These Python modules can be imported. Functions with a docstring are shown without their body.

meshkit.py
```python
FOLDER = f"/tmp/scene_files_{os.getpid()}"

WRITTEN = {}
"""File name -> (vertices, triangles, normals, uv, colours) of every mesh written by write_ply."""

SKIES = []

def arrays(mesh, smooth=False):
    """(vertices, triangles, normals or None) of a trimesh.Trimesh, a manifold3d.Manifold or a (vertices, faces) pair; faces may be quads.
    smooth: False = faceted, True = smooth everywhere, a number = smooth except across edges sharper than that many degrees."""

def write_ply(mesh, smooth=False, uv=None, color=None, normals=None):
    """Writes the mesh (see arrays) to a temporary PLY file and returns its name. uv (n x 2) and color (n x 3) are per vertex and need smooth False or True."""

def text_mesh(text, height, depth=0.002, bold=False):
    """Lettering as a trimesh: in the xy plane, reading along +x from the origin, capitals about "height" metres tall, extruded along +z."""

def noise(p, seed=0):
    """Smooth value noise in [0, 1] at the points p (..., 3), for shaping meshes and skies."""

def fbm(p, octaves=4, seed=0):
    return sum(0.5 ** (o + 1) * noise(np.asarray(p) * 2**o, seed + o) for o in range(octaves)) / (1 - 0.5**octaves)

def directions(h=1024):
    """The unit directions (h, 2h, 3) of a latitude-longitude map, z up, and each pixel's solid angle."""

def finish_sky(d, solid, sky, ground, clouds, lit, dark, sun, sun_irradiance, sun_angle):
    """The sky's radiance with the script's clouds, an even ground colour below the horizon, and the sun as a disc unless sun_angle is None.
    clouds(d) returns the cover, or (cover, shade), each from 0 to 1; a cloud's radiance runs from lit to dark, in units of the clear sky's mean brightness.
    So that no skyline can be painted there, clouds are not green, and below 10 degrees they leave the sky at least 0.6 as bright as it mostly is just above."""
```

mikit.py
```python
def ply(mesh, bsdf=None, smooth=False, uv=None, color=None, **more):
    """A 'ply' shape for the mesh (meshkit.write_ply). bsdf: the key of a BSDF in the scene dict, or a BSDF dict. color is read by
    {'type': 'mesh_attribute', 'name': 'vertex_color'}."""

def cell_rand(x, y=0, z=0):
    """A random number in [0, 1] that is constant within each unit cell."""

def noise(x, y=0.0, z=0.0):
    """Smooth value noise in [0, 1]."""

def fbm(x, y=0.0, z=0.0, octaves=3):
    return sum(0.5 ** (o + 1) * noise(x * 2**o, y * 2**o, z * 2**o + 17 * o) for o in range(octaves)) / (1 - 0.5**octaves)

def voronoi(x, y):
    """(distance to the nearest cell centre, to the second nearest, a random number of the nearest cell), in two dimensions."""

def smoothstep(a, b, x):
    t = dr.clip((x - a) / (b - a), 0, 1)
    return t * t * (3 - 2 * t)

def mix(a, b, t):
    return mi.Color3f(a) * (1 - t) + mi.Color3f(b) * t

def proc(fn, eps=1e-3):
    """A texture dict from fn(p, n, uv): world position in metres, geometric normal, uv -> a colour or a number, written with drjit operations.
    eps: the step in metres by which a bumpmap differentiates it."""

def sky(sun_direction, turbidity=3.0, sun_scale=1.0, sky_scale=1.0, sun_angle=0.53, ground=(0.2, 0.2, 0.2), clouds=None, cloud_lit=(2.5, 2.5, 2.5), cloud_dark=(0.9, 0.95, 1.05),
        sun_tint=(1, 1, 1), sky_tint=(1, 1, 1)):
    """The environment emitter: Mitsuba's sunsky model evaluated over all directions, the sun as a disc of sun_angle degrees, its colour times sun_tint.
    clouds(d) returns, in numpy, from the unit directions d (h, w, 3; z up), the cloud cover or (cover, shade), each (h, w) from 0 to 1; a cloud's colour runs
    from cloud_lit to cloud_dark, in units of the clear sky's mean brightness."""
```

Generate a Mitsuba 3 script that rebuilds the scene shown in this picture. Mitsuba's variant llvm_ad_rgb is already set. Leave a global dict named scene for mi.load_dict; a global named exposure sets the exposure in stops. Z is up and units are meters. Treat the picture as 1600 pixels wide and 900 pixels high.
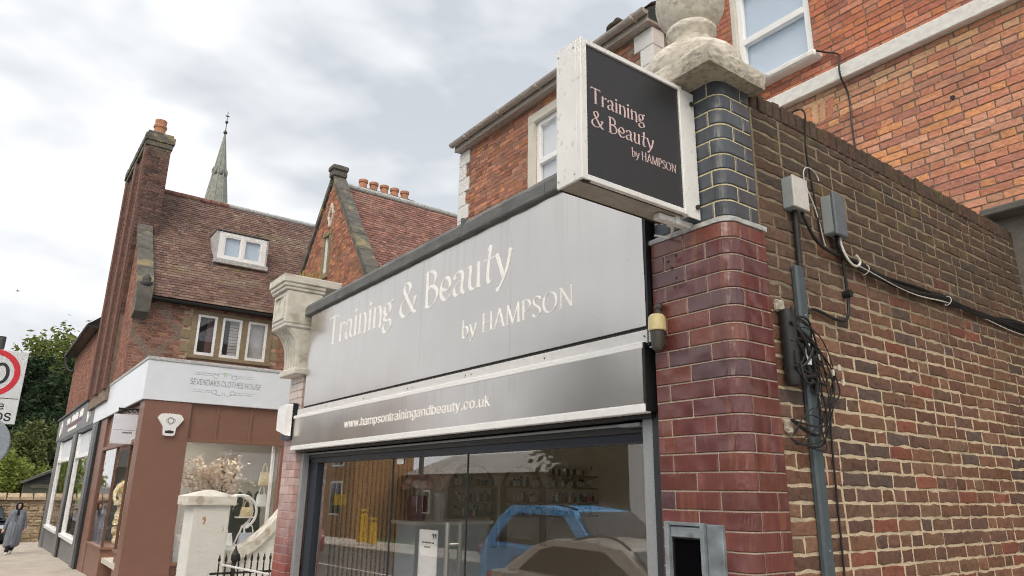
import math
import numpy as np
import trimesh
import drjit as dr
import mitsuba as mi
import manifold3d as m3
import shapely
from shapely.geometry import Polygon, Point, box as sbox
from shapely.ops import unary_union
import mikit
import meshkit
from mikit import noise, fbm, smoothstep, mix, proc, cell_rand, voronoi

scene, labels = {}, {}
RNG = np.random.default_rng(7)
T4 = mi.ScalarTransform4f

# ------------------------------------------------------------------ camera, sky, exposure
YAW, PITCH, ROLL = math.radians(36.0356), math.radians(16.1495), math.radians(0.8999)
FOV = 71.742
CAM = np.array([0.0, 0.0, 1.72])
_f = np.array([math.sin(YAW) * math.cos(PITCH), math.cos(YAW) * math.cos(PITCH), math.sin(PITCH)])
_r0 = np.array([math.cos(YAW), -math.sin(YAW), 0.0])
_u0 = np.cross(_r0, _f)
_r = math.cos(ROLL) * _r0 + math.sin(ROLL) * _u0
_u = -math.sin(ROLL) * _r0 + math.cos(ROLL) * _u0
scene['camera'] = {'type': 'perspective', 'fov': FOV, 'fov_axis': 'x', 'near_clip': 0.05, 'far_clip': 2000.0,
                   'to_world': T4().look_at(origin=CAM.tolist(), target=(CAM + _f).tolist(), up=_u.tolist())}
SUN = (-0.62, -0.60, 0.80)


def clouds(d):
    z = np.maximum(d[..., 2], 0.0)
    q = d[..., :2] / (z[..., None] + 0.22)
    P = np.concatenate([q * 1.15, z[..., None] * 0 + 3.1], -1)
    warp = meshkit.fbm(P * 0.8 + 11.0, 3, 3)[..., None] - 0.5
    big = meshkit.fbm(P + warp * 1.2, 5, 5)
    fine = meshkit.fbm(P * np.array([3.4, 4.4, 1.0]) + warp * 1.6 + 7.0, 4, 9)
    fine2 = meshkit.fbm(d * np.array([9.0, 9.0, 15.0]) + warp * 1.5 + 3.0, 4, 21)
    s = 0.40 * big + 0.28 * fine + 0.32 * fine2
    shade = np.clip((s - 0.405) / 0.19, 0, 1)
    shade = shade * (0.40 + 0.60 * np.clip(z / 0.5, 0, 1))
    return np.ones_like(z), shade


scene['sky'] = mikit.sky(SUN, turbidity=3, sun_scale=0.30, sky_scale=1.0, sun_angle=40, clouds=clouds,
                         cloud_lit=(2.55, 2.58, 2.60), cloud_dark=(1.50, 1.61, 1.75), sun_tint=(0.95, 1.0, 1.09))
exposure = 2.24


# ------------------------------------------------------------------ registry helpers
def numbered(k):
    if k not in scene and k not in labels and not any(x.startswith(k + '__') for x in _roots):
        return k
    n = _count.get(k, 0)
    while True:
        n += 1
        kk = '%s_%03d' % (k, n)
        if kk not in scene and kk not in labels:
            _count[k] = n
            return kk


_count, _roots = {}, set()


def thing(name, label, cat, group=None, kind=None):
    k = name if name not in labels else None
    if k is None:
        n = _count.get('T' + name, 0)
        while True:
            n += 1
            k = '%s_%03d' % (name, n)
            if k not in labels:
                break
        _count['T' + name] = n
    labels[k] = {'label': label, 'category': cat}
    if group:
        labels[k]['group'] = group
    if kind:
        labels[k]['kind'] = kind
    return k


def put(k, mesh, bsdf, smooth=False, uv=None):
    scene[k] = mikit.ply(mesh, bsdf, smooth=smooth, uv=uv)
    return k


def part(parent, name, mesh, bsdf, smooth=False, uv=None, label=None, kind=None):
    k = numbered(parent + '__' + name)
    put(k, mesh, bsdf, smooth, uv)
    if label or kind:
        labels[k] = {}
        if label:
            labels[k]['label'] = label
        if kind:
            labels[k]['kind'] = kind
    return k


def single(name, label, cat, mesh, bsdf, smooth=False, group=None, kind=None, uv=None):
    return put(thing(name, label, cat, group, kind), mesh, bsdf, smooth, uv)


def structure(name, mesh, bsdf, smooth=False):
    labels[name] = {'kind': 'structure'}
    return put(name, mesh, bsdf, smooth)


# ------------------------------------------------------------------ mesh helpers
def cat(*ms):
    ms = [m for x in ms for m in (x if isinstance(x, (list, tuple)) else [x])]
    return ms[0] if len(ms) == 1 else trimesh.util.concatenate(ms)


def hull(pts):
    return trimesh.Trimesh(np.asarray(pts, float), process=False).convex_hull


def box(x0, x1, y0, y1, z0, z1, c=0.0):
    x0, x1 = min(x0, x1), max(x0, x1)
    y0, y1 = min(y0, y1), max(y0, y1)
    z0, z1 = min(z0, z1), max(z0, z1)
    if c <= 0:
        return trimesh.creation.box(bounds=[[x0, y0, z0], [x1, y1, z1]])
    c = min(c, (x1 - x0) * .3, (y1 - y0) * .3, (z1 - z0) * .3)
    pts = []
    for sx, X in ((1, x0), (-1, x1)):
        for sy, Y in ((1, y0), (-1, y1)):
            for sz, Z in ((1, z0), (-1, z1)):
                pts += [(X, Y + sy * c, Z + sz * c), (X + sx * c, Y, Z + sz * c), (X + sx * c, Y + sy * c, Z)]
    return hull(pts)


def frame_map(o, u, v, n=None):
    o, u, v = (np.asarray(a, float) for a in (o, u, v))
    if n is None:
        n = np.cross(u, v)
    M = np.eye(4)
    M[:3, 0], M[:3, 1], M[:3, 2], M[:3, 3] = u, v, n, o
    return M


def moved(mesh, M):
    m = mesh.copy()
    m.apply_transform(M)
    return m


def extrude(poly, h, M=None):
    geoms = [g for g in getattr(poly, 'geoms', [poly]) if g.geom_type == 'Polygon' and g.area > 1e-9]
    ms = cat([trimesh.creation.extrude_polygon(g, h, engine='earcut') for g in geoms])
    return moved(ms, M) if M is not None else ms


def tube(pts, r, sides=8, caps=True):
    p = np.asarray(pts, float)
    rad = np.broadcast_to(np.asarray(r, float), (len(p),))
    t = np.gradient(p, axis=0)
    t /= np.linalg.norm(t, axis=1, keepdims=True) + 1e-12
    a = np.cross(t[0], [0, 0, 1.0] if abs(t[0][2]) < 0.9 else [1.0, 0, 0])
    A = []
    for k in range(len(p)):
        a = a - t[k] * (a @ t[k])
        a /= np.linalg.norm(a) + 1e-12
        A.append(a)
    A = np.array(A)
    B = np.cross(t, A)
    ang = np.arange(sides) * 2 * np.pi / sides
    v = (p[:, None] + rad[:, None, None] * (np.cos(ang)[None, :, None] * A[:, None] + np.sin(ang)[None, :, None] * B[:, None])).reshape(-1, 3)
    f = []
    for i in range(len(p) - 1):
        for j in range(sides):
            a0, a1 = i * sides + j, i * sides + (j + 1) % sides
            f += [[a0, a1, a1 + sides], [a0, a1 + sides, a0 + sides]]
    if caps:
        v = np.vstack([v, p[0], p[-1]])
        n = len(v)
        for j in range(sides):
            f.append([n - 2, (j + 1) % sides, j])
            f.append([n - 1, (len(p) - 1) * sides + j, (len(p) - 1) * sides + (j + 1) % sides])
    return trimesh.Trimesh(v, f, process=False)


def spline(pts, n=24):
    p = np.asarray(pts, float)
    from scipy.interpolate import CubicSpline
    s = np.concatenate([[0], np.cumsum(np.linalg.norm(np.diff(p, axis=0), axis=1) + 1e-6)])
    return CubicSpline(s, p)(np.linspace(0, s[-1], n))


def lathe(prof, center, sides=32):
    m = trimesh.creation.revolve(np.asarray(prof, float), sections=sides)
    m.apply_translation(center)
    return m


def cyl(p0, p1, r, sides=16):
    return tube([p0, p1], r, sides)


def sphere(c, r, sub=2):
    m = trimesh.creation.icosphere(subdivisions=sub, radius=1.0)
    m.apply_scale(np.broadcast_to(np.asarray(r, float), (3,)))
    m.apply_translation(c)
    return m


def holed(pts2, holes, axis, a, b):
    """as prism, with rectangular holes (p0, p1, q0, q1)"""
    g = Polygon(pts2)
    for (p0, p1, q0, q1) in holes:
        g = g.difference(sbox(p0, q0, p1, q1))
    return prism(g, axis, a, b)


def prism(pts2, axis, a, b):
    """polygon extruded along a world axis: pts2 are the two other coordinates in (x,y,z) order"""
    m = trimesh.creation.extrude_polygon(pts2 if isinstance(pts2, Polygon) else Polygon(pts2), 1.0, engine='earcut')
    v = np.array(m.vertices)
    w = a + (b - a) * v[:, 2]
    o = {'x': np.c_[w, v[:, 0], v[:, 1]], 'y': np.c_[v[:, 0], w, v[:, 1]], 'z': np.c_[v[:, 0], v[:, 1], w]}[axis]
    m = trimesh.Trimesh(o, m.faces, process=False)
    if m.volume < 0:
        m.invert()
    return m


def rough(mesh, amp, freq, seed=0, edge=None):
    m = mesh
    if edge:
        v, f = trimesh.remesh.subdivide_to_size(m.vertices, m.faces, edge)
        m = trimesh.Trimesh(v, f, process=True)
    n = m.vertex_normals
    d = meshkit.fbm(np.array(m.vertices) * freq + seed * 13.7, 3, seed) - 0.5
    return trimesh.Trimesh(m.vertices + n * (d * 2 * amp)[:, None], m.faces, process=False)


# ------------------------------------------------------------------ materials
def rgb(c):
    return {'type': 'rgb', 'value': [float(x) for x in c]}


def pal(u, cols):
    c = mi.Color3f(*cols[0])
    for i in range(1, len(cols)):
        c = dr.select(u * len(cols) >= i, mi.Color3f(*cols[i]), c)
    return c


def mat(name, color, rough=0.6, metallic=0.0, spec=0.5, bump=None, bscale=1.0, coat=0.0, coat_gloss=0.9, sheen=0.0):
    base = proc(color) if callable(color) else rgb(color)
    b = {'type': 'principled', 'base_color': base, 'roughness': rough if not callable(rough) else proc(rough), 'metallic': metallic, 'specular': spec}
    if coat:
        b['clearcoat'], b['clearcoat_gloss'] = coat, coat_gloss
    if bump is not None:
        b = {'type': 'bumpmap', 'height': proc(bump, eps=0.0015), 'scale': bscale, 'bsdf': b}
    scene[name] = {'type': 'twosided', 'bsdf': b}
    return name


def grain(p, f=60.0):
    return fbm(p.x * f, p.y * f, p.z * f, octaves=3)


def mottled(c, amount=0.35, f=9.0, f2=70.0):
    c = tuple(c)

    def fn(p, n, uv):
        k = fbm(p.x * f, p.y * f, p.z * f, octaves=3) * 0.6 + noise(p.x * f2, p.y * f2, p.z * f2) * 0.4
        return mi.Color3f(*c) * (1 - amount + 2 * amount * k)
    return fn


SIDE_COLS = [(.260, .152, .108), (.230, .136, .102), (.290, .166, .112), (.200, .132, .108), (.275, .176, .124), (.245, .145, .114), (.270, .152, .102), (.165, .130, .115), (.285, .180, .126), (.240, .165, .118), (.255, .150, .110), (.225, .142, .108), (.280, .165, .116), (.215, .140, .110), (.265, .158, .115), (.310, .135, .098)]


def side_brick(p, n, uv):
    c = pal(uv.x, SIDE_COLS) * mi.Color3f(.70, .635, .615) * (0.80 + 0.34 * uv.y)
    g = grain(p, 48.0)
    c = c * (0.62 + 0.76 * g)
    blot = smoothstep(0.58, 0.78, fbm(p.x * 22, p.y * 22, p.z * 22, octaves=2))
    c = mix(c, c * mi.Color3f(.55, .58, .62), blot * 0.6)
    soot = smoothstep(2.45, 3.25, p.z + 0.7 * (fbm(p.x * 1.6, 3.0, p.z * 2.2, octaves=3) - 0.5)) * 0.74
    c = mix(c, mi.Color3f(.070, .058, .046) * (0.6 + 0.8 * g), soot)
    moss = smoothstep(0.68, 0.80, fbm(p.x * 7, 1.0, p.z * 7, octaves=2)) * smoothstep(2.9, 3.5, p.z)
    return mix(c, mi.Color3f(.150, .125, .055), moss * 0.55)


def side_mortar(p, n, uv):
    g = grain(p, 90.0)
    c = mi.Color3f(.56, .47, .335) * (0.70 + 0.55 * g)
    soot = smoothstep(2.25, 3.0, p.z + 0.7 * (fbm(p.x * 1.6, 3.0, p.z * 2.2, octaves=3) - 0.5))
    c = mix(c, mi.Color3f(.20, .165, .115) * (0.6 + 0.8 * g), soot * 0.88)
    miss = smoothstep(0.60, 0.74, fbm(p.x * 5, 8.0, p.z * 5, octaves=2))
    return mix(c, c * 0.62, miss * 0.6)


GRAINB = lambda p, n, uv: fbm(p.x * 130, p.y * 130, p.z * 130, octaves=3)
mat('m_side_brick', side_brick, 0.85, spec=0.25, bump=lambda p, n, uv: fbm(p.x * 85, p.y * 85, p.z * 85, octaves=3), bscale=0.006)
mat('m_side_mortar', side_mortar, 0.95, spec=0.1, bump=GRAINB, bscale=0.006)
GL_COLS = [(.170, .042, .036), (.155, .038, .034), (.185, .048, .038), (.150, .046, .046), (.195, .054, .036), (.135, .054, .058), (.165, .042, .036)]


def glazed_red(p, n, uv):
    c = pal(uv.x, GL_COLS) * mi.Color3f(.80, .88, .92) * (0.82 + 0.3 * uv.y)
    s = fbm(p.x * 30, p.y * 30, p.z * 5, octaves=3)
    c = c * (0.72 + 0.56 * s)
    drip = smoothstep(0.60, 0.74, fbm(p.x * 40, p.y * 40, p.z * 3.0, octaves=2))
    c = mix(c, mi.Color3f(.30, .13, .055), drip * 0.35 * uv.y)
    pits = smoothstep(0.80, 0.86, noise(p.x * 95, p.y * 95, p.z * 95))
    return mix(c, mi.Color3f(.06, .03, .025), pits * 0.6)


def glazed_grey(p, n, uv):
    c = mi.Color3f(.070, .081, .098) * (0.85 + 0.3 * uv.y)
    s = fbm(p.x * 24, p.y * 24, p.z * 8, octaves=3)
    return c * (0.7 + 0.6 * s)


def glaze_wave(p, n, uv):
    return fbm(p.x * 9 + uv.x * 30, p.y * 9, p.z * 9 + uv.x * 20, octaves=2) + 0.12 * noise(p.x * 70, p.y * 70, p.z * 70)


mat('m_glazed_red', glazed_red, lambda p, n, uv: 0.20 + 0.26 * fbm(p.x * 14, p.y * 14, p.z * 14, octaves=2), spec=0.75, bump=glaze_wave, bscale=0.006)
mat('m_glazed_grey', glazed_grey, lambda p, n, uv: 0.22 + 0.22 * fbm(p.x * 14, p.y * 14, p.z * 14, octaves=2), spec=0.55, bump=glaze_wave, bscale=0.004)
mat('m_glaze_mortar', mottled((.43, .375, .31), .35, 20, 90), 0.9, spec=0.1)
mat('m_grey_mortar', mottled((.66, .58, .38), .35, 20, 90), 0.9, spec=0.1)
PINK_COLS = [(.52, .36, .34), (.46, .30, .29), (.56, .42, .40), (.50, .35, .36)]


def pil_brick(p, n, uv):
    c = pal(uv.x, PINK_COLS) * (0.85 + 0.3 * uv.y)
    low = pal(uv.x, GL_COLS) * 1.5
    c = mix(low, c, smoothstep(0.9, 1.7, p.z))
    c = mix(c, mi.Color3f(.62, .54, .50), smoothstep(2.35, 2.75, p.z) * 0.75)
    return c * (0.7 + 0.6 * fbm(p.x * 30, p.y * 30, p.z * 12, octaves=3))


mat('m_pilaster_brick', pil_brick, 0.35, spec=0.5)
ORANGE = [(.60, .270, .170), (.56, .245, .160), (.64, .300, .180), (.52, .225, .150), (.60, .300, .205), (.66, .310, .155), (.47, .215, .160), (.61, .325, .220)]


def wing_brick(p, n, uv):
    c = pal(uv.x, ORANGE) * (0.84 + 0.30 * uv.y)
    upper = smoothstep(5.65, 5.75, p.z)
    c = mix(c, c * mi.Color3f(.86, .72, .70), upper)
    pale = smoothstep(5.15, 5.55, p.z + 0.3 * (fbm(p.y * 2.5, p.z * 2.5, 0.0, octaves=2) - 0.5)) * (1 - upper)
    c = mix(c, mi.Color3f(.52, .37, .22) * (0.8 + 0.4 * uv.y), pale * 0.6 * smoothstep(0.2, 0.7, uv.y))
    g = grain(p, 45.0)
    c = c * (0.68 + 0.64 * g)
    soot = smoothstep(0.58, 0.76, fbm(p.x * 2.2, p.y * 2.2, p.z * 3.5, octaves=3))
    near = smoothstep(5.3, 5.58, p.z) * (1 - upper) * 0.3
    return mix(c, mi.Color3f(.20, .125, .10), dr.minimum(soot * 0.35 + near * noise(p.y * 5, p.z * 3, 0.0), 0.8))


mat('m_wing_brick', wing_brick, 0.88, spec=0.2, bump=lambda p, n, uv: fbm(p.x * 60, p.y * 60, p.z * 60, octaves=3), bscale=0.006)
mat('m_dark_mortar', mottled((.20, .165, .135), .4, 12, 90), 0.95, spec=0.1)
HOUSE = [(.42, .185, .125), (.38, .165, .115), (.46, .215, .140), (.33, .155, .115), (.41, .215, .155), (.28, .145, .110), (.50, .230, .130)]


def house_brick(p, n, uv):
    c = pal(uv.x, HOUSE) * (0.72 + 0.56 * uv.y)
    c = c * (0.66 + 0.68 * grain(p, 40.0))
    st = smoothstep(0.5, 0.75, fbm(p.x * 1.7, p.y * 1.7, p.z * 1.9, octaves=3))
    return mix(c, mi.Color3f(.17, .105, .075), st * 0.5)


mat('m_house_brick', house_brick, 0.9, spec=0.2)
mat('m_house_mortar', mottled((.32, .25, .19), .4, 12, 60), 0.95, spec=0.1)
CLO = [(.285, .142, .106), (.25, .125, .098), (.315, .160, .116), (.215, .112, .092), (.30, .165, .125), (.26, .140, .112)]


def clothes_brick(p, n, uv):
    c = pal(uv.x, CLO) * (0.75 + 0.5 * uv.y)
    c = c * (0.7 + 0.6 * grain(p, 30.0))
    # diaper pattern of weathered grey headers
    a = dr.abs(p.x - 3.05 + 0.0) + dr.abs(p.z - 5.55) * 0.9
    band = dr.select(dr.abs(a - 0.62) < 0.13, mi.Float(1), mi.Float(0)) * smoothstep(0.28, 0.5, fbm(p.x * 4, p.z * 4, 2.0, octaves=2))
    return mix(c, mi.Color3f(.21, .185, .16), band * 0.7 * dr.select(p.y < 19.7, mi.Float(1), mi.Float(0)))


mat('m_clothes_brick', clothes_brick, 0.9, spec=0.2)
mat('m_clothes_mortar', mottled((.42, .33, .25), .35, 10, 50), 0.95, spec=0.1)


def chimney_brick(p, n, uv):
    c = pal(uv.x, [(.142, .084, .074), (.120, .074, .068), (.165, .094, .078), (.106, .072, .068)]) * (0.75 + 0.5 * uv.y)
    c = c * (0.65 + 0.7 * grain(p, 20.0))
    lich = smoothstep(10.7, 11.5, p.z + 0.8 * (fbm(p.x * 3, p.y * 3, p.z * 3, octaves=2) - 0.5))
    return mix(c, mi.Color3f(.20, .18, .14), lich * 0.65)


mat('m_chimney_brick', chimney_brick, 0.9, spec=0.2)
mat('m_chimney_mortar', mottled((.22, .18, .15), .4, 6, 40), 0.95, spec=0.1)
TILE = [(.178, .110, .092), (.160, .100, .086), (.198, .124, .102), (.146, .096, .086), (.190, .130, .112), (.225, .150, .122)]


def roof_tile(p, n, uv):
    c = pal(uv.x, TILE) * (0.86 + 0.28 * uv.y)
    c = c * (0.7 + 0.6 * fbm(p.x * 14, p.y * 14, p.z * 14, octaves=2))
    l = smoothstep(0.50, 0.72, fbm(p.x * 1.1, p.y * 1.3, p.z * 1.6, octaves=4))
    c = mix(c, mi.Color3f(.30, .25, .19), l * 0.6 * (0.4 + 0.6 * uv.y))
    m_ = smoothstep(0.70, 0.78, fbm(p.x * 2.3 + 4, p.y * 2.3, p.z * 2.3, octaves=3))
    return mix(c, mi.Color3f(.16, .14, .06), m_ * 0.5)


mat('m_roof_tile', roof_tile, 0.85, spec=0.25)


def roof_tile2(p, n, uv):
    c = pal(uv.x, [(.255, .132, .108), (.225, .118, .100), (.28, .148, .118), (.205, .115, .100)]) * (0.75 + 0.5 * uv.y)
    c = c * (0.7 + 0.6 * fbm(p.x * 14, p.y * 14, p.z * 14, octaves=2))
    l = smoothstep(0.55, 0.75, fbm(p.x * 1.1, p.y * 1.3, p.z * 1.6, octaves=4))
    return mix(c, mi.Color3f(.28, .20, .15), l * 0.5)


mat('m_roof_tile_red', roof_tile2, 0.85, spec=0.25)
mat('m_tile_batten', (.05, .035, .03), 0.95)
mat('m_render_grey', mottled((.17, .16, .145), .35, 6, 40), 0.95)
mat('m_slate', mottled((.075, .070, .068), .5, 8, 50), 0.7)


def capstone(p, n, uv):
    c = mi.Color3f(.72, .68, .60) * (0.80 + 0.36 * grain(p, 30.0))
    st = smoothstep(0.40, 0.80, fbm(p.x * 11, p.y * 11, p.z * 11, octaves=3))
    c = mix(c, mi.Color3f(.47, .42, .34), st * 0.5)
    crack = smoothstep(0.035, 0.012, dr.abs(fbm(p.x * 13, p.y * 13, p.z * 13, octaves=3) - 0.5)) * smoothstep(0.5, 0.62, fbm(p.x * 6 + 9, p.y * 6, p.z * 6, octaves=2))
    c = mix(c, mi.Color3f(.30, .25, .18), crack * 0.3)
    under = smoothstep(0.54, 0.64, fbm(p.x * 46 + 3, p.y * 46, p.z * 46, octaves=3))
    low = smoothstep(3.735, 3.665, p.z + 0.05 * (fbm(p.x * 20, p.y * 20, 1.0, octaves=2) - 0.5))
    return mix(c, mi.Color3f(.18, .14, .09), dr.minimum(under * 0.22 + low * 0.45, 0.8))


mat('m_capstone', capstone, 0.92, spec=0.15, bump=lambda p, n, uv: fbm(p.x * 55, p.y * 55, p.z * 55, octaves=4), bscale=0.014)


def corbelstone(p, n, uv):
    c = mi.Color3f(.63, .605, .545) * (0.78 + 0.4 * grain(p, 16.0))
    st = smoothstep(0.56, 0.74, fbm(p.x * 8, p.y * 8, p.z * 8, octaves=3))
    return mix(c, mi.Color3f(.32, .27, .20), st * 0.6)


mat('m_corbel', corbelstone, 0.9, spec=0.15, bump=GRAINB, bscale=0.003)


def lead(p, n, uv):
    g = fbm(p.x * 26, p.y * 26, p.z * 26, octaves=3)
    c = mi.Color3f(.46, .47, .48) * (0.55 + 0.9 * g)
    return mix(c, mi.Color3f(.55, .52, .44), smoothstep(0.58, 0.75, fbm(p.x * 40, p.y * 40, p.z * 40, octaves=2)) * 0.6)


mat('m_lead', lead, 0.7, spec=0.4, bump=lambda p, n, uv: fbm(p.x * 30, p.y * 30, p.z * 30, octaves=3), bscale=0.012)


def felt(p, n, uv):
    g = fbm(p.x * 9, p.y * 9, p.z * 9, octaves=3)
    sp = noise(p.x * 160, p.y * 160, p.z * 160)
    return mi.Color3f(.155, .158, .160) * (0.6 + 0.5 * g + 0.5 * sp * sp)


mat('m_felt', felt, 0.95, spec=0.15, bump=lambda p, n, uv: fbm(p.x * 60, p.y * 60, p.z * 60, octaves=3) + 1.5 * fbm(p.x * 8, p.y * 8, p.z * 8, octaves=2), bscale=0.006)


def panel_col(p, n, uv):
    g = fbm(p.x * 1.0, p.y * 1.7, p.z * 2.2, octaves=3)
    st = fbm(p.x * 1.0, p.y * 16.0, p.z * 1.1, octaves=2)
    c = mi.Color3f(.625, .598, .57) * (0.92 + 0.10 * g + 0.05 * st)
    run = smoothstep(0.55, 0.80, fbm(1.0, p.y * 24.0, p.z * 0.9, octaves=2)) * smoothstep(2.75, 3.42, p.z)
    run2 = smoothstep(0.55, 0.80, fbm(4.0, p.y * 24.0, p.z * 0.9, octaves=2)) * smoothstep(2.22, 2.38, p.z) * smoothstep(2.45, 2.40, p.z)
    spots = smoothstep(0.78, 0.86, noise(p.x * 9, p.y * 38, p.z * 38)) * 0.25
    return mix(c, mi.Color3f(.33, .31, .28), dr.minimum((run + run2) * 0.13 + spots * 0.3, 0.4))


def panel_rough(p, n, uv):
    return 0.17 + 0.08 * fbm(p.x * 2, p.y * 5, p.z * 5, octaves=3)


mat('m_panel', panel_col, panel_rough, metallic=0.86, spec=0.5, bump=lambda p, n, uv: fbm(p.x, p.y * 1.3, p.z * 1.6, octaves=2), bscale=0.004)


def white_paint(p, n, uv):
    g = fbm(p.x * 14, p.y * 14, p.z * 5, octaves=3)
    sp = smoothstep(0.70, 0.80, fbm(p.x * 46, p.y * 46, p.z * 30, octaves=2))
    c = mi.Color3f(.80, .80, .79) * (0.90 + 0.16 * g)
    return mix(c, mi.Color3f(.50, .48, .43), sp * 0.45)


mat('m_white_paint', white_paint, 0.45, spec=0.5)
mat('m_white_clean', mottled((.82, .82, .82), .06, 5, 30), 0.4)
mat('m_sign_white', mottled((.74, .78, .85), .05, 1.3, 12), 0.3)
mat('m_letter_white', (.93, .91, .885), 0.4)
mat('m_letter_pink', (.66, .50, .50), 0.45)
mat('m_letter_grey', (.20, .21, .23), 0.5)
mat('m_sign_dark', mottled((.020, .020, .023), .12, 2, 20), 0.38, spec=0.55)
mat('m_strip', mottled((.66, .655, .65), .10, 6, 40), 0.5)
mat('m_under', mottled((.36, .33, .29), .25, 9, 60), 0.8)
mat('m_black', (.012, .012, .014), 0.45)
mat('m_void', (.004, .004, .005), 0.95, spec=0.0)
mat('m_dark_rust', mottled((.05, .04, .03), .5, 40, 140), 0.85)
mat('m_navy_frame', (.018, .024, .036), 0.35)
mat('m_alu', mottled((.36, .38, .40), .12, 6, 60), 0.42, metallic=0.35)
mat('m_steel', (.55, .54, .52), 0.22, metallic=0.9)
mat('m_white_box', mottled((.58, .57, .54), .14, 14, 80), 0.5)
mat('m_grey_box', mottled((.125, .15, .175), .15, 12, 80), 0.45)
mat('m_grey_box_light', mottled((.30, .34, .36), .12, 12, 80), 0.45)
mat('m_pipe', mottled((.075, .098, .112), .18, 14, 60), 0.38)
mat('m_cable', mottled((.016, .016, .017), .3, 40, 160), 0.5)
mat('m_cable_white', (.62, .60, .55), 0.5)
mat('m_cream_plastic', mottled((.62, .52, .27), .15, 20, 90), 0.45)
mat('m_bronze', mottled((.06, .052, .046), .4, 40, 120), 0.5)


def galv(p, n, uv):
    g = fbm(p.x * 13, p.y * 13, p.z * 13, octaves=4)
    c = mi.Color3f(.27, .31, .34) * (0.35 + 1.25 * g)
    return mix(c, mi.Color3f(.11, .09, .07), smoothstep(0.58, 0.72, fbm(p.x * 9 + 5, p.y * 9, p.z * 9, octaves=3)) * 0.6)


mat('m_galv', galv, 0.55, metallic=0.3, bump=GRAINB, bscale=0.002)
mat('m_brown', mottled((.215, .112, .082), .10, 2.0, 14), 0.42)
mat('m_brown_dark', mottled((.130, .066, .046), .12, 3.0, 14), 0.5)
mat('m_shop_grey', mottled((.175, .178, .185), .12, 3.0, 20), 0.45)
mat('m_shop_dark', mottled((.030, .032, .036), .15, 3.0, 20), 0.4)
mat('m_red_letter', (.25, .03, .05), 0.5)
mat('m_sandstone', mottled((.26, .205, .135), .35, 5, 30), 0.92)


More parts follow.
